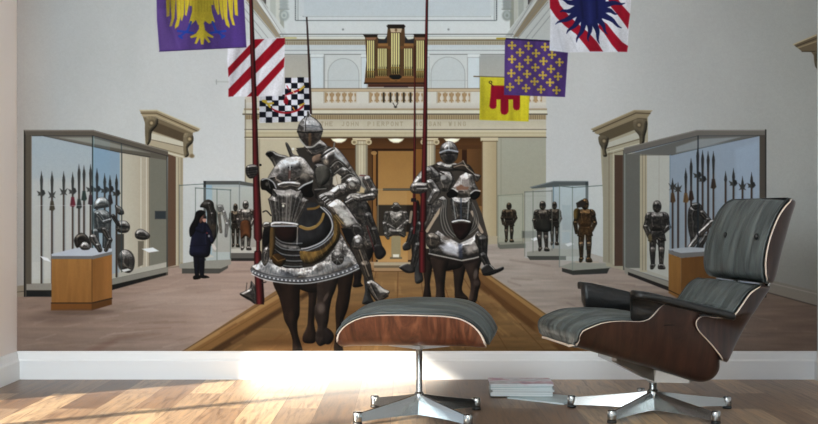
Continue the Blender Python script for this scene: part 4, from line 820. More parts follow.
def rear_riders():
    part('printed_knight_on_horse', 'armoured rider on a dark horse, mostly hidden behind the nearer left rider')
    k = dict(rough=.35, eng=.15)
    for P in ([(354, 268), (362, 268), (361, 282), (363, 286), (353, 287), (354, 279)],): body(P, (38, 30, 26), 5, 1.1)
    body([(364, 276), (372, 276), (370, 292), (373.5, 301), (373, 304), (362.5, 304), (363.5, 298), (365, 290)], (78, 78, 78), 5, 1.05)
    body([(349, 205), (368, 203), (374, 228), (375, 246), (368, 262), (352, 262)], (62, 56, 50), 10, 1.1)
    plate([(352, 208), (366, 207), (374, 232), (373, 246), (366, 248), (360, 236)], 7, .95, o=41, **k); line([(362, 214), (373, 242)], .9, (40, 36, 34), .8); body([(360, 211), (367, 212), (369, 220), (364, 222)], (196, 192, 182), 3)
    for i in range(4): line([(356 + 3 * i, 202), (354 + 4.2 * i, 222)], 1, (60, 44, 42), .6)
    body([(358, 178), (361, 174.5), (368, 175.5), (372, 181), (373.5, 188), (369, 194), (360, 193), (356, 186)], (172, 168, 160), 6, 1.05); line([(360, 175.3), (368, 176.2)], 1, (120, 50, 44), .8)
    plate([(343, 200), (349, 193), (362, 194), (366, 200), (368, 212), (362, 224), (350, 218)], 8, .8, o=43, **k)
    limb([(367, 180), (373.5, 192), (372, 196.5), (358, 199), (353, 197.5)], [4.6, 4.4, 3.8, 3, 2.6], tone=.95, o=44, **k); poly([(361, 186), (365, 189), (364, 193), (359, 193)], (196, 176, 140), f=.8)
    blob(354, 197, 2.6, 2.4, (190, 184, 172), .6); limb([(352, 200), (346, 203)], [2.4, 1.8], tone=.9)
    limb([(368, 216), (374, 230), (380, 249)], [4.2, 3.6, 3], tone=.55, o=46, **k); body([(374, 246), (381, 245), (386, 252), (384, 257), (379, 259.5), (375, 256)], (44, 42, 42), 4, 1.2, gloss=.5)
    line([(367, 226), (374, 250)], 1.2, (90, 40, 40), .8)
    part('printed_knight_on_horse', 'armoured rider half hidden behind the nearer right rider')
    body([(414, 204), (420, 206), (420, 260), (413, 262), (411, 232)], (56, 50, 46), 5)
    body([(415.7, 258), (422, 258), (422, 270), (423, 281), (415, 282)], (92, 90, 88), 4)
    limb([(416, 214), (413, 230), (408, 245)], [4, 3.4, 2.8], tone=.5, o=51); body([(402.5, 246), (406, 242), (410, 244), (410.5, 249), (404, 250.5)], (60, 58, 56), 3, 1.2, gloss=.9); line([(410, 222), (411.5, 212)], 2.6, (176, 160, 140), .8)
    part('printed_lance', 'slender dark red lance of the rider half hidden on the right')
    lance([[(46, 414.4, 415.2), (130, 413.7, 415.8), (198, 412.8, 415.5)], [(198, 411.4, 416), (202, 411.2, 415.8)], [(202, 413, 417.4), (226, 412.6, 417.2)], [(226, 413.4, 416), (234, 412.6, 415.4)]]); blob(413.5, 200, 2.6, 2, (30, 30, 34), .95, soft=.3)
    part('printed_lance', 'thin dark lance rising behind the left rider\'s helmet')
    lance([[(17, 306., 307.4), (60, 308, 310), (114, 309.8, 312)]], (66, 38, 36))
def left_rider():
    k = dict(rough=.22, eng=.1)
    part('printed_lance', 'thick dark red lance held upright by the left rider')
    lance([[(-128, 248.6, 250.6), (0, 249.2, 252.8), (52, 250.4, 255), (105, 252, 256.9), (170, 252.8, 259), (225, 253.6, 262.2), (238, 253.8, 262.4), (241, 256, 260.6)], [(241, 256.2, 260.2), (250, 256.2, 260.2), (252.4, 254.2, 261.4), (258, 254, 262), (300, 255.6, 264.4), (304.5, 256.2, 264)]])
    line([(254.6, 251.6), (261, 251.6)], .8, (50, 14, 16), .8)
    part('printed_horse', 'dark brown model horse in engraved steel armour, nearer left one')
    hb = (66, 48, 37)
    # legs, far ones first
    body([(308, 284), (317, 284), (316.5, 300), (314.4, 318), (314.6, 326), (316, 334), (315, 342), (309, 343.4), (303.5, 342), (302.6, 336), (307, 326), (308, 314), (308.6, 298)], hb, 5, 1., .2, gloss=.2)
    body([(337, 272), (353, 268), (351, 290), (348, 308), (343, 322), (341, 340), (343, 351), (334, 351), (336, 330), (335.4, 308), (338, 290)], (62, 45, 34), 7, 1., .2)
    body([(296, 278), (322, 278), (324, 288), (314, 292.6), (304, 291), (298, 287)], (66, 50, 40), 6, .9)
    body([(318.6, 280), (337, 276), (336, 288), (332, 298), (329.6, 310), (328.6, 320), (327, 329), (331, 334), (330, 340), (324, 344.6), (319, 345.8), (315.4, 340), (316, 333), (317.6, 326), (315, 317), (314.6, 308), (317, 300)], (74, 60, 52), 6.5, 1., .2, gloss=.25)
    body([(325, 328), (330.6, 330), (334, 336), (331, 343), (326, 344), (323, 338)], (50, 42, 40), 4, 1.); blob(321, 308, 3.6, 5, (150, 136, 126), .5, soft=1.2); blob(326, 297, 1.6, 5, (150, 130, 118), .4, rot=.5); blob(321, 334, 5, 3, (40, 32, 28), .6)
    body([(273.6, 280), (298, 280), (299.6, 298), (299.6, 314), (297.4, 322), (298, 334), (302.6, 352), (293.2, 352), (292.4, 340), (289, 329), (284.4, 320), (282.4, 310), (279, 297)], (60, 42, 31), 9, 1.05, .25, gloss=.22)
    blob(291, 316, 3, 6, (70, 50, 38), .5)
    # neck and chest mass
    poly([(272, 182), (275, 165), (312, 165), (334, 212), (342, 236), (338, 262), (300, 272), (262, 262), (262, 240), (265, 226), (273, 222), (270, 205)], (50, 44, 39))
    body([(299, 206), (316, 203), (326, 214), (331, 226), (327, 238), (316, 245), (300, 249), (292, 243), (296, 226)], (60, 60, 62), 9, 1.1, .3)
    body([(266, 224), (273, 224), (272, 238), (266, 246), (262.6, 244), (263, 232)], (30, 27, 27), 4)
    body([(275, 226), (297, 227), (297, 238), (290, 243), (279, 241)], (52, 30, 26), 6, 1.)
    line([(297.6, 227), (297, 244)], 1.1, (190, 184, 176), .7); lines([[(308, 209), (316, 208), (322, 204)]], 2.2, (128, 100, 52), .95, sm=True); line([(300, 226.5), (307, 229), (315, 227), (321, 221), (323.6, 214)], 2.6, (150, 122, 70), 1, sm=True); line([(301, 225.4), (308, 227.6), (315, 225.6)], .7, (206, 184, 130), .7, sm=True)
    # crinet rims
    for w, c, off in ((3.6, (74, 74, 76), 0), (1.1, (186, 188, 190), -1.2), (.8, (160, 164, 170), 1.4)):
        line([(322 + off, 207), (330 + off, 215), (333.6 + off, 225), (331 + off, 234 + off * .5), (322, 243 + off), (308, 249 + off), (299, 250 + off)], w, c, 1, sm=True)
    # crinet lames at the throat
    plate([(274, 232), (279, 241), (289, 245), (299, 246), (304, 258), (300, 268), (280, 266), (270, 256), (271, 240)], 6, .55, o=61, **k)
    for y in (239, 245.5, 251, 256.5, 262):
        line([(274 - (y - 239) * .1, y - 3), (281, y + 2.5), (291, y + 4.4), (302, y + 4.2)], 1.2, (180, 182, 184), .55, sm=True); line([(275, y - 1), (282, y + 4.4), (292, y + 6.2), (302, y + 6)], 1.1, (26, 24, 24), .8, sm=True)
    # brocade skirt
    body([(331, 211), (337, 217), (340, 228), (338.6, 240), (332, 249), (321, 260), (309, 264), (302, 261), (299.6, 252), (304, 251), (314, 251.6), (324, 248), (331.6, 240), (334, 230), (333, 220)], (146, 116, 62), 6, 1.05, .5)
    for i in range(16):
        t = i / 15.; x = 303 + 33 * t; y = 258 - 2 * t - 26 * t ** 2.4
        line([(x - 1, y - 4), (x + 2, y + 4)], 1, (96, 70, 34) if i % 2 else (180, 150, 92), .22, sm=False)
    horse = CUR; part('chest_armour', None, horse)
    Pt = [(250.4, 269), (252, 265.6), (258, 263.4), (262, 259), (266, 250), (270, 248), (272, 256), (276, 262), (286, 268), (300, 268), (312, 266), (324, 260), (333, 250), (339, 240), (341, 233), (346, 242), (353.6, 254), (363.4, 267), (356, 271.4), (346, 275.6), (331, 280), (315, 282.6), (303, 284), (289, 283.8), (273.6, 281.8), (260, 278), (252.4, 273.4)]
    plate(Pt, 10, 1.02, sm=False, rough=.35, eng=.22, o=63)
    poly([(262, 262), (270, 262), (284, 272), (296, 278), (270, 276), (256, 269)], (210, 216, 224), .45, f=1.5, own=False, sm=True); poly([(306, 274), (330, 262), (345, 256), (352, 262), (330, 272), (310, 279)], (206, 208, 210), .5, f=2, own=False, sm=True); blob(290, 274, 8, 4, (40, 46, 54), .5); blob(320, 268, 5, 3, (60, 56, 52), .6, rot=-.5)
    rim = [(252, 271), (262, 275.4), (276, 278.6), (290, 280.2), (304, 280.4), (318, 278.6), (332, 275.4), (347, 270.6), (360, 264.6)]
    line(rim, 3.4, (150, 156, 164), .55, sm=True); line([(x, y - 2.4) for x, y in rim], .8, (70, 72, 76), .9, sm=True); line([(x, y + 3.2) for x, y in rim], 1.1, (214, 218, 220), .75, sm=True)
    R = spline(rim, 7, False)
    for i, (x, y) in enumerate(R):
        if i % 2: blob(x, y + .3, .9, .8, (232, 236, 240), .75)
        else: blob(x, y, .8, .9, (70, 74, 80), .6)
    for x in range(262, 350, 5): line([(x, 270 - abs(x - 300) * .12), (x + (x - 300) * .06, 276 - abs(x - 300) * .1)], .7, (70, 72, 76), .45)
    use(horse)
    plate([(262, 262), (261.4, 255), (264.6, 248), (268.4, 247), (269.6, 254), (268, 262), (264.6, 266)], 5, 1., o=65, **k); plate([(331.6, 260), (332, 254), (336, 250.6), (341.6, 252), (344, 258), (342, 263.6), (336.6, 265)], 6.5, .75, o=67, **k); ell(337.4, 259, 3.6, 4, (60, 56, 54), .55, own=False)
    for a_ in range(7): line([(337.4, 259), (337.4 + 5 * math.cos(a_ * .9), 259 + 5.4 * math.sin(a_ * .9))], .6, (180, 180, 176), .45)
    # leather
    body([(270.6, 228), (274.6, 227), (275.4, 240), (273.6, 256), (270, 259), (269.6, 244)], (134, 104, 58), 3, 1., .3); body([(272, 256), (278, 253.6), (285.6, 259), (284, 264), (280, 267), (273, 263)], (84, 58, 28), 4, 1., .4); line([(273, 256), (278, 261), (285, 259)], .9, (160, 124, 70), .6)
    # ears / plume holders
    plate([(265.6, 154.4), (268, 151.4), (273, 151), (279, 154), (286, 155.6), (290, 159), (282, 164), (276, 168), (272, 162), (269, 158)], 4, .85, o=69, **k); body([(266, 153.4), (271, 151.6), (273.6, 154), (270, 157)], (26, 22, 20), 2); line([(273, 155), (284, 158)], 1, (30, 26, 24), .8)
    plate([(285.4, 143.6), (287.4, 143), (291, 149), (293, 154), (300, 156), (306, 158), (300, 162), (292, 160), (288.6, 153)], 3, .7, o=71, **k); blob(293, 149, 1.2, 1.2, (230, 230, 226), .9); poly([(296, 150), (308, 146), (318, 152), (322, 168), (312, 178), (302, 162)], (60, 56, 52), f=.6)
    for i in range(6): line([(300 + i * 2.4, 150 + i), (309 + i * 1.6, 163 + i * 2)], 1, (150, 148, 142) if i % 2 else (24, 22, 22), .7)
    part('head_armour', None, horse)
    plate([(290, 156.6), (299, 156.2), (306, 159.4), (312, 166), (316.6, 174), (314.6, 180.6), (308, 183.6), (301, 186.4), (297, 191), (290, 192), (282, 191), (276, 187.6), (271, 181), (267.4, 179), (271, 172), (275, 166), (281, 159.6)], 13, 1.1, o=73, rough=.26, eng=.13)
    blob(288, 163, 10, 5, (214, 222, 228), .42, rot=-.1); poly([(276, 172), (283, 164), (285, 176), (280, 184)], (40, 38, 38), .35, f=2, own=False); poly([(304, 164), (311, 172), (307, 181), (300, 176)], (196, 186, 172), .4, f=2, own=False)
    line([(290.4, 158), (290, 170), (289.6, 186)], 1, (226, 224, 220), .6); blob(288.6, 167.4, .8, .8, (20, 18, 18), .9); blob(291.6, 167.4, .8, .8, (20, 18, 18), .9); poly([(288.6, 170.5), (291.2, 170.5), (290.6, 178.5), (288, 179)], (96, 62, 54), .7, own=False)
    line([(279, 179), (284, 181), (294, 181), (299.6, 178)], 1.2, (30, 28, 28), .8, sm=True); plate([(277, 184), (284, 181.6), (296, 181.6), (301, 184), (298, 188.6), (291, 187.6), (283, 189), (278, 187.6)], 3, 1.2, o=75, **k)
    # eye guards
    body([(260.6, 181), (264, 178.4), (270, 180.4), (275, 186), (276, 192), (272, 195), (266, 190.6), (261.4, 189)], (20, 17, 16), 3); line([(262, 180), (267, 178.6), (273, 182), (276, 188)], 1.3, (170, 172, 174), .9, sm=True); blob(267, 184, 1.6, 2, (110, 104, 96), .7); line([(268, 179), (270, 188)], 1, (120, 116, 110), .6)
    body([(299, 188), (304, 185.6), (310, 183), (315, 184), (315.6, 191), (312, 197), (305, 196.6), (300, 193)], (16, 14, 14), 3); line([(298.6, 189), (304, 185), (311, 182), (317, 178)], 1.4, (206, 208, 208), .9, sm=True)
    # face plate with fluting
    plate([(272.6, 188.4), (279, 189.6), (285, 190), (291, 188.6), (297, 191), (301, 190), (304, 197), (309, 200), (304.6, 210), (300, 218), (297, 226.6), (285, 226), (271.6, 225), (272, 215), (268, 199), (272, 195.4)], 10, .78, o=77, sm=False, rough=.26, eng=.13)
    poly([(286, 190), (293, 190), (290, 222), (282, 222)], (190, 182, 174), .35, f=2, own=False)
    for i, (a_, b_) in enumerate(((270, 274), (274, 277), (278, 280), (282, 283), (287, 286), (292, 289), (297, 291), (302, 293), (306, 295.4))):
        y0 = 194 + (i in (0, 8)) * 6; line([(a_, y0), (b_, 222)], .8, (206, 204, 198), .3); line([(a_ + 1.1, y0 + 1), (b_ + 1, 222)], .8, (50, 46, 44), .35)
        for t in (.3, .5, .7): blob(a_ + (b_ - a_) * t + 2, y0 + (222 - y0) * t, .6, 1.2, (54, 50, 48), .6)
    blob(283.6, 206.6, 2.2, 2.6, (74, 70, 66), .9, soft=.4); blob(283.2, 205.8, 1.1, 1.3, (228, 222, 206), .9, soft=.6); ell(283.6, 203.5, 2, .8, (200, 192, 176), .7, own=False)
    plate([(270, 224.6), (273, 221.8), (284, 221.6), (297.6, 223.4), (297, 227.2), (284, 226.8), (271.4, 227.4)], 2.6, 1.35, o=79, **k); plate([(262, 225), (265, 222), (270, 222.6), (269, 227), (264, 228)], 2.6, 1.1, o=80, **k); line([(271.6, 226), (296.5, 226)], .9, (210, 216, 226), .8); line([(263, 212), (266.6, 211), (271, 215.6)], 1.3, (26, 22, 20), .9, sm=True)
    part('printed_knight', 'rider in full polished steel armour on the nearer left horse')
    # torso
    poly([(296, 148), (330, 146), (350, 166), (358, 186), (346, 198), (334, 206), (318, 204), (312, 190), (314, 172), (304, 158)], (62, 56, 50))
    plate([(314, 166), (322, 164), (332, 170), (333, 180), (327, 190), (317, 186)], 9, .72, o=81, **k); body([(316, 168), (328, 166), (330, 178), (322, 186), (317, 180)], (118, 114, 104), 6, 1.1, .2)
    poly([(333, 177), (337, 173.6), (341.6, 176), (341, 184), (336, 187), (332.6, 184)], (196, 186, 168), f=.7); line([(336, 176), (338, 185)], .8, (140, 126, 108), .6)
    plate([(320, 140), (328, 146.6), (326, 152), (316, 156.6), (309, 154.6), (304, 147), (310, 144)], 5, 1., o=83, **k); line([(306, 149), (316, 149), (325, 146)], 1, (24, 22, 22), .7, sm=True)
    body([(313, 156.6), (321, 154), (322, 161), (316, 163.6), (312.6, 162)], (176, 148, 126), 4, 1.05); 
    # upper arm + pauldron
    limb([(336, 160), (347, 172), (354.6, 183)], [9, 7, 6.4], tone=.9, o=85, **k)
    plate([(321.6, 156), (325, 151), (332, 147.4), (337, 148), (344, 155.6), (350, 165), (346, 169), (339, 165), (333, 169.6), (326, 166), (321.6, 161)], 8, 1.15, o=87, **k)
    line([(321.6, 157), (327, 152.6), (334, 148.6)], 2., (30, 27, 26), .9, sm=True); line([(334.6, 142.6), (333.6, 149)], 1.5, (120, 120, 116), 1); poly([(334, 151), (341, 156.6), (346, 164), (341, 161), (335, 156)], (226, 230, 232), .65, f=1.2, own=False)
    for P in ([(330, 166), (338, 160), (346, 168)], [(334, 172), (343, 166), (350, 171)], [(341, 178), (349, 173), (355, 176)]): line(P, 1., (26, 24, 22), .7, sm=True); line([(x + .6, y + 1.4) for x, y in P], .8, (190, 188, 182), .6, sm=True)
    blob(331, 160, 2.4, 4, (40, 36, 34), .7, rot=.6); blob(326, 162, 2.6, 3, (190, 176, 156), .5)
    # elbow, forearm, gauntlet
    limb([(353, 187), (340, 190), (330, 196)], [6.4, 5.8, 4.8], tone=1.05, o=89, **k); plate([(346, 180), (352, 176.6), (358.6, 179), (361, 185), (357, 191), (350, 192), (345.6, 187)], 6, 1.05, o=91, **k); blob(352, 184, 3, 2, (226, 222, 214), .6, rot=.6)
    line([(333, 188), (346, 184.6)], 1.2, (226, 226, 220), .7); line([(334, 198), (348, 194)], 1, (30, 28, 28), .7); line([(339, 186), (341, 196)], .8, (40, 36, 34), .7)
    plate([(318, 197), (321, 194), (328, 191.6), (334, 193), (335, 199), (331, 203), (326, 207), (320.6, 206), (317.6, 202)], 5, .95, o=93, **k)
    for i in range(4):
        x, y = 319.4 + i * 2.3, 198 + i * 2.2
        limb([(x + 4.6, y - 2.4), (x + 1., y), (x + .6, y + 3)], [1.5, 1.4, 1.1], tone=1.1, o=i); line([(x + 1.6, y + 1.6), (x + 4.6, y - 1)], .7, (20, 18, 18), .7)
    poly([(314, 190), (321, 188), (322, 190), (317, 194), (318, 200), (315, 198)], (30, 27, 26), .9, own=False); line([(315, 189.6), (326, 188.6)], 1.3, (150, 146, 140), .7)
    # cuisse and leg
    plate([(327, 207), (330, 202.6), (338, 199), (346, 205), (353, 214), (359.6, 224), (356, 227), (350.6, 228.6), (345, 230), (338, 220), (332, 213)], 8, 1.2, o=95, rough=.4); poly([(333, 206), (338, 202), (348, 214), (355, 224), (347, 226), (338, 214)], (236, 234, 228), .6, f=1.6, own=False); poly([(336, 214), (344, 224), (340, 224), (334, 216)], (190, 160, 96), .7, f=.8, own=False); line([(330, 209), (346, 229)], 1, (60, 50, 40), .8); line([(345, 203), (358, 222)], 1.3, (40, 38, 38), .8)
    poly([(341, 228), (351, 229), (358, 226), (362, 236), (356, 240), (352, 250), (346, 241)], (24, 22, 22)); 
    plate([(352, 225), (359, 225), (364, 232), (362, 240), (356, 238), (352, 232)], 4, .6, o=96, **k)
    limb([(357, 246), (365, 266), (371, 284)], [6.4, 5.8, 3.4], tone=.62, warm=.12, o=97, **k); line([(358, 246), (369, 276)], 1.3, (186, 168, 146), .6); line([(361, 244), (372, 274)], .8, (40, 34, 30), .7)
    plate([(352, 242), (354, 236.6), (359, 234.6), (363, 239), (363, 246), (358, 250), (353, 248)], 5, 1., o=99, **k); blob(357.6, 240.6, 2.2, 2, (236, 234, 230), .8)
    plate([(366, 283), (371, 280), (377, 283), (384, 288.6), (389.6, 291.4), (387.6, 295.8), (382, 299.6), (378, 303), (373.4, 297), (369.6, 290)], 5, .95, o=101, **k); poly([(376, 286), (388, 292), (380, 293)], (220, 216, 208), .6, f=.8, own=False); line([(368, 289), (375, 299), (379, 302), (388, 296)], 1.3, (22, 18, 16), .9); line([(371, 283), (377, 296)], .9, (20, 18, 16), .8)
    # left sabaton and lance hand
    plate([(239.6, 294), (245, 291), (249.6, 288), (251, 281), (253, 283), (255.8, 288), (256, 303.6), (250, 300.6), (246, 298.6)], 4, .85, o=103, **k); line([(241, 294), (254, 301)], 1, (24, 22, 22), .8); line([(262, 283), (266, 282)], 1.2, (50, 46, 44), .9); line([(246, 291), (247, 283)], .8, (60, 58, 56), .8)
    plate([(245.4, 170), (247, 166), (252, 164.4), (257.4, 166), (258, 172), (255, 177), (250, 178.6), (246.4, 175)], 4, .7, o=105, **k)
    for i in range(4): line([(246 + i * .4, 168.4 + i * 2.4), (256.4, 167 + i * 2.4)], .9, (24, 22, 22), .75)
    blob(260.4, 165, 1.3, 1.3, (20, 18, 18), .95, soft=.3)
    part('helmet', None, CUR)
    plate([(308.6, 113.2), (311.6, 116.4), (316, 119), (321, 124), (323.2, 129.4), (322, 134.4), (320, 140.6), (313, 146.6), (306, 146.4), (301, 140.6), (298.4, 135), (297, 131), (298.6, 124.6), (302, 119.4), (306, 116.4)], 11, .9, sm=False, o=107, rough=.3, eng=.2)
    poly([(306.4, 118), (310, 117), (319, 124), (322.4, 130.6), (305.6, 130.4)], (206, 210, 216), .5, f=1.6, own=False); poly([(298, 130), (301, 121.6), (305.4, 118.6), (304.6, 130.6)], (92, 88, 84), .55, f=1.4, own=False)
    poly([(302.4, 133.4), (319, 133.4), (317.6, 141), (311.6, 145.4), (306, 144), (303, 139)], (44, 36, 30), .55, f=1.6, own=False); line([(309.8, 134), (309.8, 145)], 2.2, (150, 112, 76), .6, f=1.2)
    line([(297.4, 131.8), (310, 132.6), (322.4, 131.4)], 1.1, (18, 16, 16), .9, sm=True); line([(307.6, 114.6), (305.6, 122), (305.4, 131)], 1., (46, 44, 44), .7, sm=True); line([(306.8, 115), (304.6, 122), (304.4, 130)], .7, (226, 228, 230), .6, sm=True); line([(298, 127.6), (304, 125.6), (312, 125.6), (321, 127.4)], .7, (60, 60, 62), .5, sm=True)
    line([(300, 139.6), (306, 146.4), (313, 146.6), (320.4, 140.6)], 1.6, (176, 174, 168), .8, sm=True); line([(308, 112), (308.4, 116)], 1.8, (64, 60, 56), 1)
def right_rider():
    k = dict(rough=.22, eng=.1)
    part('printed_horse', 'dark brown model horse in plain steel armour, right one')
    hb = (72, 55, 45)
    body([(423, 250), (434, 252), (432, 270), (430, 284), (431, 300), (423, 300), (424.6, 284), (423, 270)], hb, 5, .9, .2)
    body([(452, 258), (466, 260), (464, 276), (462, 290), (467.6, 297), (467, 300), (456, 300), (454.4, 288), (453.4, 274)], hb, 5, .95, .2)
    body([(429, 252), (462, 254), (462, 266), (452, 270), (444, 270), (430, 262)], (66, 51, 42), 6, .8)
    body([(431, 256), (448, 258), (446, 272), (444.6, 288), (444.6, 302), (436, 302), (436, 288), (433.6, 272)], hb, 6, 1.05, .2, gloss=.25)
    body([(463, 258), (482, 254), (479.6, 268), (478.6, 276), (480.6, 283), (478.6, 291), (476, 302), (468.6, 302), (470.4, 290), (470, 281), (466, 270)], (80, 62, 52), 6.5, 1.1, .2, gloss=.3); blob(475.6, 274, 2, 5, (150, 134, 124), .5, rot=.15); blob(476.6, 283, 3, 3, (96, 80, 72), .5)
    # dark mass behind head and chest
    poly([(430, 190), (446, 186), (472, 190), (482, 214), (488, 236), (486, 254), (430, 252), (424, 232)], (72, 65, 58))
    plate([(428, 198), (436, 194), (446, 198), (447, 206), (441, 216), (433, 222), (426, 216)], 5, 1.1, o=121, rough=.5); plate([(426, 206), (434, 212), (430, 222), (425, 224)], 4, 1., o=122)
    line([(443, 206), (436, 216), (427, 231)], 3, (178, 160, 138), 1, sm=True); line([(472, 212), (477, 222), (482, 232)], 3, (168, 152, 134), 1, sm=True)
    for i in range(7):
        line([(443 + i * .7, 200), (439.6 + i * 1.2, 216), (442 + i * 1.6, 230), (450 + i * 1.2, 239 - i * .6)], 1.1, (128, 124, 118) if i % 2 else (58, 56, 54), .85, sm=True)
        if i < 6: line([(470 + i * .4, 202), (474 + i * .6, 214), (471 + i * 1.4, 226), (464 + i, 237 - i * .5)], 1., (118, 114, 108) if i % 2 else (50, 48, 46), .85, sm=True)
    horse = CUR; part('chest_armour', None, horse)
    plate([(429, 238), (438, 230), (446, 236), (459.6, 243), (472, 237), (478, 230), (486, 240), (487, 252), (485, 255), (474, 258), (461.6, 260.6), (446, 257), (429, 253.4)], 9, 1.05, sm=False, rough=.4, o=123)
    poly([(440, 246), (451, 242), (458, 247), (458, 256), (444, 252)], (226, 226, 234), .7, f=2, own=False); poly([(464, 246), (474, 243), (480, 248), (468, 254)], (212, 200, 190), .6, f=2, own=False); poly([(458, 244), (462, 244), (462.6, 258), (459, 258)], (52, 60, 84), .6, f=1, own=False); blob(447, 238, 5, 2.4, (90, 76, 66), .6)
    line([(429, 253.6), (446, 257.2), (461.6, 260.6), (474, 258.2), (486, 254.6)], 1.2, (200, 196, 188), .8); line([(430, 256), (446, 260), (461.6, 263.4), (474, 261), (484, 257.6)], 2.2, (34, 28, 26), .8, f=.8)
    use(horse)
    plate([(426, 238), (428, 233.6), (433, 232.6), (439, 236), (440.6, 242), (437, 247.6), (431, 249), (426.6, 245)], 7, .8, warm=.1, o=125, **k); plate([(475, 236), (478, 232.6), (483, 235), (486, 242), (486, 250), (482, 251.6), (477, 246)], 6, .7, warm=.1, o=127, **k)
    # muzzle and chamfron
    body([(452.6, 221), (471, 221), (470.6, 230), (466, 237), (460.6, 240), (456, 236), (453, 229)], (56, 32, 28), 5, 1.); blob(461, 228, 4, 3, (30, 18, 18), .6)
    part('head_armour', None, horse)
    plate([(449, 195), (456, 197), (471, 197), (472, 202), (470, 212), (470, 221.6), (453.4, 222), (451.6, 212)], 8, .9, sm=False, o=129, rough=.35, eng=.18); line([(461, 196), (461, 220)], 1.6, (70, 78, 92), .7); lines([[(453, 200), (455.6, 219)], [(469, 200), (467.4, 219)]], 1, (190, 192, 190), .6); plate([(452, 221), (461, 219.4), (470, 221), (470, 223.6), (461, 222.8), (452.6, 223.8)], 2, 1.4, o=131)
    plate([(455, 171.4), (461, 170.4), (468, 171.4), (473.4, 175), (475.4, 183.6), (478, 189), (473, 192), (469, 197), (461, 198), (454, 196.4), (450, 191), (446, 188), (451.6, 181.4)], 11, 1.2, o=133, rough=.35, eng=.18)
    poly([(455, 176), (462, 173), (469, 177), (471, 188), (462, 192), (453, 188)], (220, 208, 202), .5, f=2, own=False); poly([(456, 187), (461, 184.6), (464, 186.4), (469, 187), (468, 189.6), (461, 190), (457, 190)], (130, 88, 66), .75, f=.6, own=False); blob(461, 191.6, 2.6, .9, (40, 30, 30), .7); line([(462, 172), (461, 184)], 1, (240, 236, 232), .6)
    body([(447, 191), (452, 189), (457, 192), (457, 196), (451, 198), (447, 196)], (20, 17, 17), 2.6); line([(446, 189.6), (452, 188.4), (457.6, 191.6)], 1.2, (198, 198, 196), .9, sm=True)
    body([(470.6, 194), (475, 191), (480, 192), (479.4, 196.4), (475, 199.6), (471, 198.4)], (20, 17, 17), 2.6); line([(470.6, 193.4), (475, 190.4), (480, 191)], 1.2, (198, 198, 196), .9, sm=True)
    part('printed_knight', 'rider in full steel armour with a closed visor on the right horse')
    poly([(416, 180), (424, 168), (438, 163), (458, 164), (470, 170), (460, 176), (454, 186), (446, 194), (430, 204), (420, 196)], (72, 65, 58))
    # leg left, leg right
    limb([(421, 226), (418, 246), (413, 266)], [5.4, 4.2, 3], tone=.55, o=141, **k); body([(399.4, 266.6), (406.6, 263.6), (414, 266.4), (414.4, 272), (407, 273), (401, 269.4)], (66, 62, 60), 3, 1.2, gloss=.9); line([(400, 268), (408, 272)], 1.2, (22, 18, 18), .9)
    limb([(483, 240), (483, 256), (488, 266)], [5, 4, 3], tone=.5, o=143, **k); body([(481.6, 268), (487, 264), (492, 266), (495.4, 268.6), (502.6, 266.6), (503.4, 269.6), (497, 273), (490, 275.4), (484, 275.6), (481.6, 272)], (60, 56, 54), 3, 1.2, gloss=.7); line([(490, 265), (494, 269)], .9, (180, 178, 172), .8); line([(483, 274.6), (502, 268.6)], 1, (22, 18, 18), .8)
    plate([(421, 204), (428, 200), (432, 206), (430, 218), (424, 228), (420, 222)], 5, .9, o=144, **k)
    # torso
    plate([(437.6, 172.6), (444, 170), (451, 172.6), (455, 180), (452, 187), (446, 192), (440, 190), (436.4, 182)], 8, .95, o=145, **k); blob(443.4, 177.6, 3, 2.4, (232, 230, 228), .6); line([(451, 172.6), (453, 180), (449, 190)], 1.4, (28, 25, 24), .8, sm=True)
    plate([(427, 168), (431, 166), (436, 169.6), (440, 175), (438.6, 181), (432, 183.4), (427, 178)], 6, .8, o=147, **k); line([(433.6, 166), (438, 171), (444, 174)], 1.6, (40, 32, 28), .9, sm=True)
    plate([(436, 163.6), (441, 161.6), (447, 164), (456, 163), (461, 168), (453, 171.4), (444, 171.6), (438, 169.6)], 5, .95, o=149, **k); line([(438, 168), (447, 170), (458, 168)], .9, (30, 28, 28), .7, sm=True)
    limb([(427, 172), (420, 180), (415, 187)], [5.4, 5, 4.4], tone=.95, o=151, **k); limb([(430, 184), (436, 192), (430, 202)], [5, 4.4, 3.6], tone=.9, o=152, **k); line([(424, 170), (420, 176)], 2.4, (214, 210, 200), .6, f=1.2)
    body([(451.6, 165), (457, 164), (463.4, 160.6), (466, 163.4), (470, 165.6), (474.6, 173.4), (470, 174), (462, 171), (454, 170)], (70, 60, 52), 3, 1.2, gloss=.4); line([(463, 160.6), (467, 168), (474, 173.6)], 1, (186, 178, 166), .7); line([(454, 167), (462, 165), (468, 167)], 1, (190, 170, 150), .7, sm=True); plate([(473, 174), (477, 174), (480.8, 175.6), (479, 180), (476, 181.6)], 3, .8, o=3)
    part('helmet', None, CUR)
    plate([(439.6, 151), (441, 146), (444.6, 142.4), (448.6, 141.2), (453.4, 142.6), (457, 147), (458.2, 152), (457, 158.6), (453, 163), (448, 164.4), (443.6, 162), (440.4, 157)], 9.6, .95, o=153, **k)
    poly([(444, 155.4), (455, 155), (454.6, 160), (450, 163.4), (446, 161.6)], (26, 24, 24), .7, f=1.2, own=False); line([(440, 152.6), (448, 150), (457.6, 151.6)], 1.6, (190, 194, 200), .8, sm=True); line([(440.6, 154.4), (449, 153.2), (457.6, 153.8)], 1.2, (18, 17, 17), .9, sm=True); line([(448.6, 141.6), (449, 150)], .9, (232, 234, 238), .7); lines([[(442.6, 149.4), (446, 144)], [(455.4, 148), (452, 143.6)]], .7, (60, 62, 66), .5)
    part('printed_lance', 'thick dark red lance held upright by the right rider')
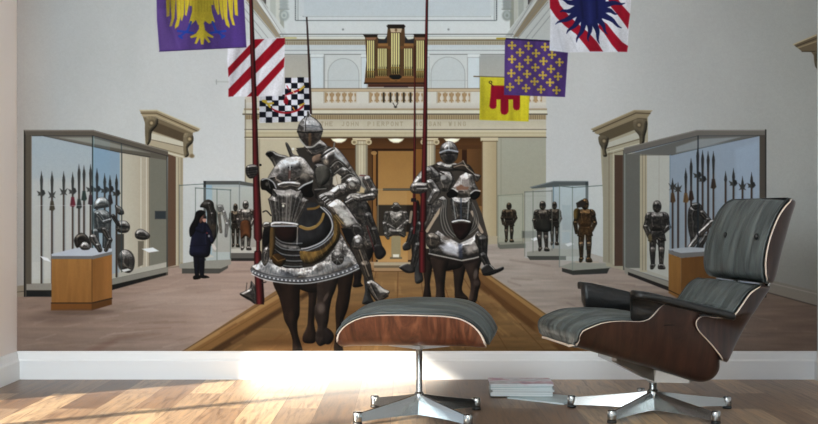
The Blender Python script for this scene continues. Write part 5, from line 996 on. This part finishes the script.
    lance([[(-128, 427.6, 429.6), (0, 425.8, 428.2), (52, 424.6, 427.5), (130, 422.8, 427.2), (195, 420.8, 426.6), (220, 419.6, 426.6), (223, 421, 424.6)], [(223, 421, 424.6), (230, 420.8, 424.4), (232, 419.4, 425.8), (270, 419, 426.2), (272.6, 419.6, 425.6)]])
    line([(419.6, 231.6), (425.6, 231.6)], .8, (50, 14, 16), .8)
    part('printed_gauntlet', 'steel gauntlet of the right rider gripping the lance')
    plate([(410, 187), (413, 183), (420, 182.4), (427, 184), (427.4, 190), (422, 193.4), (414, 193.6), (410.6, 191)], 5, 1., o=161, **k)
    for i in range(4): line([(417, 184 + i * 2.3), (427, 183.6 + i * 2.4)], .9, (26, 24, 24) if i % 2 else (200, 196, 188), .75)
hall(); platform(); organ(); banners(); door_left()
PARTS_I['case_left'] = len(PARTS); case_left()
cases_mid_left(); cases_right()
PARTS_I['case_right'] = len(PARTS) + 1; case_right()
back_case(); rear_riders(); left_rider(); right_rider()
def LIGHT_FALLOFF_GAIN(X, Y):
    """inverse of the room light across the width of the wall for the ink colour"""
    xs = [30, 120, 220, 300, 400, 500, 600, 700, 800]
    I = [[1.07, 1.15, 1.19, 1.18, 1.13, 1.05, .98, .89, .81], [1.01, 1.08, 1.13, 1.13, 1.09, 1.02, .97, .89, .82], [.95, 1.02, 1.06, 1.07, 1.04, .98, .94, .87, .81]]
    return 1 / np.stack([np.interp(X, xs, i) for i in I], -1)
# ------------------------------------------------------------------ the mural: one flat mesh per printed figure
M_print = mat('matt_wallcovering_print', (1, 1, 1, 1), .85, spec=.12)
N_, L_, B_ = nodes(M_print); at_ = N_.new('ShaderNodeAttribute'); at_.attribute_name = 'ink'; L_.new(at_.outputs['Color'], B_.inputs['Base Color'])
def grade(c):
    """the printer's tone curve: deeper mid-tones, slightly muted colour"""
    c = np.clip(c, 0, 1); g = c.mean(-1, keepdims=True); c = g + (c - g) * .92
    gx, gy = np.meshgrid(GX, GY); c = c * (1 + .012 * noise(gx, gy, .8, .8, 3) + .006 * noise(gx, gy, 2.5, 2.5, 6))[..., None]
    return np.clip(c - .30 * c * (1 - c) * (1.25 - c) + .02 * c * c, 0, 1)
def build_mural():
    A = grade(INK)
    lin = np.where(A <= .04045, A / 12.92, ((A + .055) / 1.055) ** 2.4)
    gx, gy = np.meshgrid(GX, GY)
    lin = np.clip(lin * LIGHT_FALLOFF_GAIN(gx, gy), 0, .98)  # light falloff along the wall is cancelled in the ink colour
    co = np.stack([(gx - 406) * S, np.full(gx.shape, D - .001), H + (217 - gy) * S], -1).reshape(-1, 3)
    li = np.concatenate([lin, np.ones(lin.shape[:2] + (1,))], -1).reshape(-1, 4)
    idx = np.arange(NY * NX).reshape(NY, NX)
    a, b, c, d = idx[:-1, :-1], idx[1:, :-1], idx[1:, 1:], idx[:-1, 1:]
    Q = np.stack([a, b, c, d], -1).reshape(-1, 4); fid = PID[:-1, :-1].reshape(-1)
    objs = {}
    for k, (name, label, parent) in enumerate(PARTS):
        q = Q[fid == k]
        if len(q) < 12: continue
        u, inv = np.unique(q, return_inverse=True); inv = inv.reshape(-1)
        me = bpy.data.meshes.new(name); me.vertices.add(len(u)); me.vertices.foreach_set('co', co[u].astype(np.float32).ravel())
        me.loops.add(len(inv)); me.loops.foreach_set('vertex_index', inv.astype(np.int32)); me.polygons.add(len(q))
        me.polygons.foreach_set('loop_start', np.arange(0, len(inv), 4, dtype=np.int32)); me.polygons.foreach_set('loop_total', np.full(len(q), 4, np.int32))
        me.update(calc_edges=True)
        ca = me.color_attributes.new('ink', 'FLOAT_COLOR', 'POINT'); ca.data.foreach_set('color', li[u].astype(np.float32).ravel())
        me.materials.append(M_print); o = bpy.data.objects.new(name, me); COL.objects.link(o); objs[k] = o
        if k:
            o.parent = objs.get(parent, objs[0])
            if label: o['label'] = label
    tag(objs[0], 'wall-wide printed mural of a museum armour hall behind the lounge chair', 'wall mural')
build_mural()
# ------------------------------------------------------------------ furniture
def frame(cx, cy, th):
    """a piece standing at (cx, cy): local x to its front, local y to its far side"""
    return Vector((-math.cos(th), -math.sin(th), 0)), Vector((-math.sin(th), math.cos(th), 0))
def unproj(px, py, lat, cx, cy, th):
    """where the sight line through a photo point meets the piece's upright plane at this lateral offset -> (front, height)"""
    Fv, Lv = frame(cx, cy, th); d = Vector(((px - 406) / F, 1, (217 - py) / F)); c = Vector((cx, cy, 0)) + Lv * lat
    n = Lv; t = (c - Vector((0, 0, H))).dot(n) / d.dot(n); p = Vector((0, 0, H)) + d * t - Vector((cx, cy, 0))
    return p.dot(Fv), p.z
def crv(P, n):
    """resample a 2-D polyline smoothly to n points"""
    P = [np.array(p, float) for p in P]; Q = spline(P, 8, False); s = [0]
    for a, b in zip(Q, Q[1:]): s.append(s[-1] + np.hypot(*(b - a)) + 1e-9)
    t = np.linspace(0, s[-1], n); Q = np.array(Q); return [(np.interp(k, s, Q[:, 0]), np.interp(k, s, Q[:, 1])) for k in t]
def shell(name, E, B, w, parent, m, nu=40, nv=33, p=3.6, corner=.18, thick=.009, ck=.84):
    """a bent plywood shell: side edges E, keel B (front, height); lateral half width w; rounded corners"""
    bm = bmesh.new(); R = []
    for i in range(nu):
        u = i / (nu - 1); e = min(u, 1 - u) / corner; k = 1. if e >= 1 else (1 - (1 - e) ** 2.4) ** .5 * (1 - ck) + ck
        row = []
        for j in range(nv):
            v = math.sin((-1 + 2 * j / (nv - 1)) * math.pi / 2); a = abs(v) ** p; row.append((B[i][0] + (E[i][0] - B[i][0]) * a, w * k * v, B[i][1] + (E[i][1] - B[i][1]) * a))
        R.append(row)
    grid(bm, R); o = obj(name, bm, [m, M_ply], parent)
    so = o.modifiers.new('thickness', 'SOLIDIFY'); so.thickness = thick; so.offset = 0; so.use_rim = True; so.material_offset_rim = 1; return o
def cushion(name, E, B, w, parent, m, crown=.03, ekw=.09, inset=.012, gap=.014, nu=56, nv=41, p=3.6, seed=1, puff=.5, cut=(0, 1), depth=.6, ck=.84, lean=0.):
    """upholstery lying in the shell: crowned and softly pleated top, belly following the shell"""
    rg = random.Random(seed); bm = bmesh.new(); E = np.array(E); B = np.array(B); n0 = len(E); R = []
    ph = [rg.uniform(0, 6) for _ in range(12)]; fr = [rg.uniform(9, 60) for _ in range(12)]
    for i in range(nu):
        u = cut[0] + (cut[1] - cut[0]) * i / (nu - 1); t = u * (n0 - 1); a = int(min(t, n0 - 2)); f = t - a
        e = E[a] * (1 - f) + E[a + 1] * f; b = B[a] * (1 - f) + B[a + 1] * f
        i0 = max(0, min(n0 - 1, a - 1)); i1 = min(n0 - 1, a + 2); tg = E[i1] - E[i0]; nr = np.array([-tg[1], tg[0]]); nr /= (np.linalg.norm(nr) + 1e-9)
        if np.dot(nr, e - b) < 0 and np.linalg.norm(e - b) > .01: nr = -nr
        ue = min(i / (nu - 1), 1 - i / (nu - 1)); ek = min(1, ue / ekw); ek = (1 - (1 - ek) ** 2) ** .5 * .94 + .06
        top = []; bot = []; cr = min(1, min(u, 1 - u) / .18); kk = 1. if cr >= 1 else (1 - (1 - cr) ** 2.4) ** .5 * (1 - ck) + ck
        ww = w * kk - inset
        for j in range(nv):
            v = -1 + 2 * j / (nv - 1); av = abs(v); dome = (1 - av ** 2.6) ** .6
            wr = sum(math.sin(v * fr[q] * .5 + ph[q] + .8 * math.sin(u * (2 + q * .4) + ph[-q])) for q in range(12)) * .0009 * ek
            base = e + (b - e) * (depth * .16) * dome
            q_ = base + nr * (crown * dome * ek * (1 - lean * max(0, 1 - u / .45)) + wr)
            lo = b + (e - b) * av ** p + nr * gap
            mid = lo + (q_ - lo) * ek
            top.append((q_[0] * ek + lo[0] * (1 - ek), ww * v, q_[1] * ek + lo[1] * (1 - ek)))
            bot.append((lo[0], (ww - .004) * v, lo[1]))
        R.append(top + bot[::-1])
    V = grid(bm, R, True); bm.faces.new(V[0][::-1]); bm.faces.new(V[-1]); o = obj(name, bm, m, parent); return o
def star_base(parent, angs, R, zh, hub_r, post):
    """each leg is a tapered cast blade with a chrome-capped glide at its tip"""
    for a in angs:
        bm = bmesh.new(); c, s = math.cos(a), math.sin(a); secs = []
        for t in (0, .25, .5, .75, 1.):
            r = hub_r * .6 + (R - .012 - hub_r * .6) * t; zt = zh - (zh - .044) * t ** .9; zb = .013 + .004 * math.sin(t * 3.1); hw = .023 - .009 * t; tw = .006 - .001 * t
            secs.append([(r, -hw, zb), (r, hw, zb), (r, hw * .42 + tw * .5, zt - .004 - (zt - zb) * .25), (r, tw, zt), (r, -tw, zt), (r, -hw * .42 - tw * .5, zt - .004 - (zt - zb) * .25)])
        V = [[bm.verts.new((x * c - y * s, x * s + y * c, z)) for x, y, z in sec] for sec in secs]
        for i in range(4):
            for k in range(6): bm.faces.new((V[i][k], V[i][(k + 1) % 6], V[i + 1][(k + 1) % 6], V[i + 1][k]))
        bm.faces.new(V[0]); bm.faces.new(V[-1][::-1])
        lg = obj('leg', bm, M_chrome, parent, smooth=False)
        bm = bmesh.new(); lathe(bm, [(.006, .012), (.0165, .013), (.0175, .016), (.0175, .046), (.015, .05), (.001, .0505)], R * c, R * s, 20); obj('glide_cap', bm, M_chrome, lg)
        bm = bmesh.new(); lathe(bm, [(.012, 0), (.018, .001), (.019, .006), (.016, .014), (.004, .014)], R * c, R * s, 20); obj('rubber_glide', bm, M_dark, lg)
    bm = bmesh.new(); lathe(bm, [(.01, .03), (hub_r, .034), (hub_r, zh), (post[0] + .003, zh + .006), (post[0], zh + .01), (post[0], post[1]), (post[0] * .9, post[1] + .002)]); obj('post', bm, M_chrome, parent)
def spider(parent, z0, ends, name='mount', hh=.042, cr=.026):
    """cast bracket: tapered arms from the post head to the underside of the shell"""
    bm = bmesh.new()
    for (x, y, z) in ends:
        L = math.hypot(x, y); c, s = x / L, y / L; V = []
        for t in (0, .5, 1.):
            r = L * t; zt = z0 + .012 + (z - z0 - .012) * t; h = hh * (1 - t) + .012; hw = .02 - .006 * t
            V.append([bm.verts.new((r * c - q * s, r * s + q * c, zz)) for q, zz in ((-hw, zt - h), (hw, zt - h), (hw, zt), (-hw, zt))])
        for i in range(2):
            for k in range(4): bm.faces.new((V[i][k], V[i][(k + 1) % 4], V[i + 1][(k + 1) % 4], V[i + 1][k]))
        bm.faces.new(V[0]); bm.faces.new(V[-1][::-1])
    lathe(bm, [(.012, z0 - hh - .005), (cr * .85, z0 - hh), (cr, z0 + .008), (.02, z0 + .014)]); return obj(name, bm, M_cast, parent, smooth=False)
def place(o, cx, cy, th): o.location = (cx, cy, 0); o.rotation_euler = (0, 0, math.atan2(-math.sin(th), -math.cos(th)))
# ---- local frame check: local +x = front; with that rotation local +y points to the near side, so far side = -y
def lounge_chair():
    CX, CY, TH = 1.0, 4.86, math.radians(11)
    root = empty('lounge_chair', (0, 0, 0)); place(root, CX, CY, TH)
    tag(root, 'reclined lounge chair with a dark wood shell and grey leather cushions, right of the ottoman', 'lounge chair')
    U = lambda P, lat: [unproj(x, y, lat, CX, CY, TH) for x, y in P]
    # seat
    E = crv(U([(569, 346), (573.5, 342)], -.175) + U([(582, 333), (592, 327), (605, 322.5), (622, 321), (640, 321.5), (649, 319), (655, 313), (661, 306.5), (670, 302), (688, 303), (701, 312), (711, 330), (721, 356), (722, 366)], -.265), 44)
    B = crv(U([(572, 346.5), (578, 347), (590, 350), (602, 353.5), (615, 357), (628, 361), (640, 364.5), (655, 368.5), (670, 373), (685, 377.5), (697, 381.5), (706, 383), (713, 381), (719, 375), (722, 367)], -.205), 44)
    sh = shell('seat_shell', E, B, .265, root, M_rose, 44, 61, p=9., ck=.64)
    Ec = crv(U([(569, 346), (573.5, 342)], -.175) + U([(582, 333), (592, 327), (605, 322.5), (622, 321), (640, 321.5), (652, 322.5), (668, 327), (684, 332)], -.265), 30)
    Bc = crv(U([(572, 346.5), (578, 347), (590, 350), (602, 353.5), (615, 357), (628, 361), (640, 364.5), (655, 368.5), (670, 373), (682, 376)], -.205), 30)
    cushion('seat_cushion', Ec, Bc, .265, root, M_leather, .03, seed=3, depth=.3, cut=(.02, 1), p=9., ck=.64)
    # lower back
    E2 = crv(U([(725, 361), (711, 344), (699, 331), (696, 322), (703, 316), (718, 317), (733, 316), (742, 305), (751, 293), (763, 286)], -.285), 40)
    B2 = crv(U([(727, 362), (733, 353), (739, 343), (745, 333), (750, 323), (755, 313), (761, 303), (767, 294), (772, 287)], -.215), 40)
    shell('back_shell', E2, B2, .285, root, M_rose, 40, 61, p=9., ck=.93)
    cushion('back_cushion', E2[16:], B2[16:], .28, root, M_leather, .03, seed=5, depth=.3, cut=(.0, .955), p=9., ck=.93)
    # head
    E3 = crv(U([(770, 281), (766.5, 275), (765.6, 262), (768, 246), (772.5, 231), (779, 216), (786, 206), (794, 199.5)], -.27), 40)
    B3 = crv(U([(774, 283), (777, 274), (780, 262), (784, 246), (788, 231), (792, 215), (796, 201)], -.205), 40)
    shell('headrest_shell', E3, B3, .27, root, M_rose, 40, 61, p=9., ck=.9)
    hc = cushion('headrest_cushion', E3, B3, .27, root, M_leather, .03, seed=8, depth=.3, cut=(.012, .985), p=9., ck=.9)
    Fv, Lv = frame(CX, CY, TH)
    for px, py in ((757, 236.5), (726, 235)):
        best = None
        for q in range(-260, 261, 4):
            lat = q / 1000.; fx, z = unproj(px, py, lat, CX, CY, TH)
            zs = [e[1] for e in E3]; xe = float(np.interp(z, zs, [e[0] for e in E3])); xb = float(np.interp(z, [b[1] for b in B3], [b[0] for b in B3]))
            d_ = (1 - abs(lat / .27) ** 2.6) ** .6; xs_ = xe + (xb - xe) * .048 * d_ + .03 * d_
            if best is None or abs(fx - xs_) < best[0]: best = (abs(fx - xs_), fx, z, lat)
        fx, z, lat = best[1:]; bm = bmesh.new(); bmesh.ops.create_uvsphere(bm, u_segments=16, v_segments=10, radius=.013)
        for v in bm.verts: v.co = Vector((fx + .004 + v.co.x * .6, -lat + v.co.y, z + v.co.z))
        obj('button', bm, M_btn, root)
    # rear braces joining the shells
    for lat in (-.13, .13):
        bm = bmesh.new(); P = [(B2[30][0] - .012, B2[30][1]), (B2[-1][0] - .014, B2[-1][1]), (B3[0][0] - .012, B3[0][1]), (B3[12][0] - .012, B3[12][1])]; R = []
        for x, z in crv(P, 12): R.append([(x + .006, lat - .02, z), (x + .006, lat + .02, z), (x - .006, lat + .02, z), (x - .006, lat - .02, z)])
        V = grid(bm, R, True, uv=False); bm.faces.new(V[0][::-1]); bm.faces.new(V[-1]); obj('back_brace', bm, M_chrome, root)
    # arms: padded top with an inner apron
    for sgn in (-1, 1):
        lat0 = sgn * .302
        top = U([(633, 292), (650, 294.5), (680, 301.5), (705, 307.5), (732, 314)], -.302); 
        C = crv(top, 64); R = []; n = 64
        for i, (x, z) in enumerate(C):
            t = i / (n - 1); e = min(1, min(t, 1 - t) / .05); e = (1 - (1 - e) ** 2) ** .5 * .45 + .55
            ap = (.088 if sgn < 0 else .088) * (1 - max(0, (t - .30) / .70)) ** .8 * e + .024
            hw = .05 * e
            # ring: outer top, inner top, apron bottom inner, apron bottom outer, under top inner, under top outer
            yi = -hw; yo = hw
            prof = [(yo, -.004), (yo * .8, .004), (0, .008), (yi * .8, .004), (yi, -.006), (yi - .004, -ap * .5), (yi + .002, -ap), (yi + .006, -ap), (yi + .008, -ap * .5 - .01), (yi + .012, -.024), (yo * .6, -.024), (yo, -.018)]
            R.append([(x, -(lat0 + sgn * q), z + dz * (1 if dz > -.03 else 1)) for q, dz in prof])
        bm = bmesh.new(); V = grid(bm, R, True); bm.faces.new(V[0][::-1]); bm.faces.new(V[-1]); a = obj('armrest', bm, M_black, root)
        bm = bmesh.new(); x, z = C[40]; x2, z2 = C[52]; R = []
        for k in range(8):
            t = k / 7.; xx = x2 + .02 + (.0 - .05 * t) + .03 * t * t; zz = z2 - .018 - .09 * t; hw = .035 - .018 * t
            R.append([(xx - hw, -(lat0 - sgn * .01 - sgn * .05 * t), zz), (xx + hw, -(lat0 - sgn * .01 - sgn * .05 * t), zz), (xx + hw, -(lat0 - sgn * .025 - sgn * .05 * t), zz), (xx - hw, -(lat0 - sgn * .025 - sgn * .05 * t), zz)])
        V = grid(bm, R, True, uv=False); bm.faces.new(V[0][::-1]); bm.faces.new(V[-1]); obj('arm_support', bm, M_black, root)
    # base (turned on its own)
    rb = math.radians(-90) - root.rotation_euler[2] + math.radians(-3)
    star_base(root, [rb + math.radians(k) for k in (36, -36, 108, -108, 180)], .335, .085, .024, (.016, .17))
    def under(x, y):   # height of the keel of the seat shell above local x
        xs = [b[0] for b in B][:36]; zs = [b[1] for b in B][:36]; o_ = np.argsort(xs); return float(np.interp(x, np.array(xs)[o_], np.array(zs)[o_])) - .006
    spider(root, .165, [(.20, -.09, under(.20, 0)), (.20, .09, under(.20, 0)), (-.12, -.09, under(-.12, 0)), (-.12, .09, under(-.12, 0))])
    return root
def ottoman():
    CX, CY, TH = .052, 4.74, math.radians(-6)
    root = empty('ottoman', (0, 0, 0)); place(root, CX, CY, TH)
    tag(root, 'low ottoman with a walnut shell and pleated grey leather top, centre of the floor', 'ottoman')
    U = lambda P, lat: [unproj(x, y, lat, CX, CY, TH) for x, y in P]
    W = .31
    E = crv(U([(338.5, 346), (337, 340), (339.5, 332), (347, 324.5), (359, 318.5), (374, 315.6), (395, 315), (420, 315.4), (445, 316.4), (460, 319), (471, 324.5), (479, 332), (483.5, 340), (486, 347.5)], -W), 48)
    B = crv(U([(341, 347), (352, 347.4), (370, 347.6), (400, 347.8), (430, 348), (455, 348.2), (472, 348.3), (484, 348.4)], -.24), 48)
    shell('shell', E, B, W, root, M_walnut, 48, 41, p=5., corner=.04)
    cushion('cushion', E, B, W, root, M_leather, .04, seed=12, depth=.0, cut=(.06, 1.), nu=90, nv=49, ekw=.045, lean=.6)
    rb = -root.rotation_euler[2]
    a0 = math.atan2(-46, -60)
    star_base(root, [rb + a0 + k * math.pi / 2 for k in range(4)], .298, .092, .02, (.0125, .265))
    zb = B[24][1] - .006
    spider(root, zb - .014, [(.12, 0, zb), (-.12, 0, zb), (0, .12, zb), (0, -.12, zb)], 'mount', .01, .017); return root
ottoman(); lounge_chair()
# ---- magazines
M_page = mat('magazine_pages', srgb(226, 230, 230), .7)
def cover(name, c, picture=False):
    m = mat(name, srgb(*c), .3); N, L, B = nodes(m)
    t = N.new('ShaderNodeTexCoord'); n = N.new('ShaderNodeTexNoise'); n.inputs['Scale'].default_value = 9 if picture else 3; n.inputs['Detail'].default_value = 3; L.new(t.outputs['Object'], n.inputs['Vector'])
    r = ramp(N, [(.35, srgb(*[int(v * .8) for v in c])), (.5, srgb(*c)), (.62, srgb(196, 150, 170) if picture else srgb(*[min(255, int(v * 1.08)) for v in c])), (.75, srgb(110, 130, 190) if picture else srgb(*c))]); L.new(n.outputs['Fac'], r.inputs[0]); L.new(r.outputs[0], B.inputs['Base Color']); return m
def magazine(x, y, z, rz, lx, ly, h, c, label, pic=False, group=None):
    root = empty('magazine', (x, y, z), rz); tag(root, label, 'magazine', group)
    bm = bmesh.new(); box(bm, -lx / 2 + .003, -ly / 2 + .003, .0006, lx / 2 - .003, ly / 2 - .003, h - .0006); obj('pages', bm, M_page, root, smooth=False)
    bm = bmesh.new(); box(bm, -lx / 2, -ly / 2, h - .0008, lx / 2, ly / 2, h); box(bm, -lx / 2, -ly / 2, 0, lx / 2, ly / 2, .0008); box(bm, -lx / 2, -ly / 2, 0, -lx / 2 + .001, ly / 2, h)
    obj('cover', bm, cover('cover_' + label[:12].replace(' ', '_'), c, pic), root, smooth=False); return root
rg = random.Random(4); z = .0062
T = ['undermost', 'second from the bottom', 'third from the bottom', 'fourth from the bottom', 'second from the top']
hs = [.010, .008, .009, .010, .007]; cs = [(150, 166, 168), (196, 202, 202), (128, 130, 134), (176, 196, 198), (118, 150, 154)]; names = ['grey-green', 'pale grey', 'dark grey', 'pale blue-green', 'teal']
magazine(.615, 5.215, 0, math.radians(-38), .285, .205, .006, (176, 196, 200), 'single pale blue magazine lying on the floor, partly under the stack', group=None)
for i in range(5):
    magazine(.512 + rg.uniform(-.004, .004), 5.345 + rg.uniform(-.004, .004), z, math.radians(-2 + rg.uniform(-2, 2)), .275, .2, hs[i], cs[i], '%s magazine, %s in the floor stack' % (names[i], T[i]), group='magazines stacked on the floor'); z += hs[i] + .0003
magazine(.51, 5.347, z, math.radians(-1), .278, .205, .008, (222, 224, 234), 'magazine with a pastel picture cover on top of the floor stack', True, group='magazines stacked on the floor')
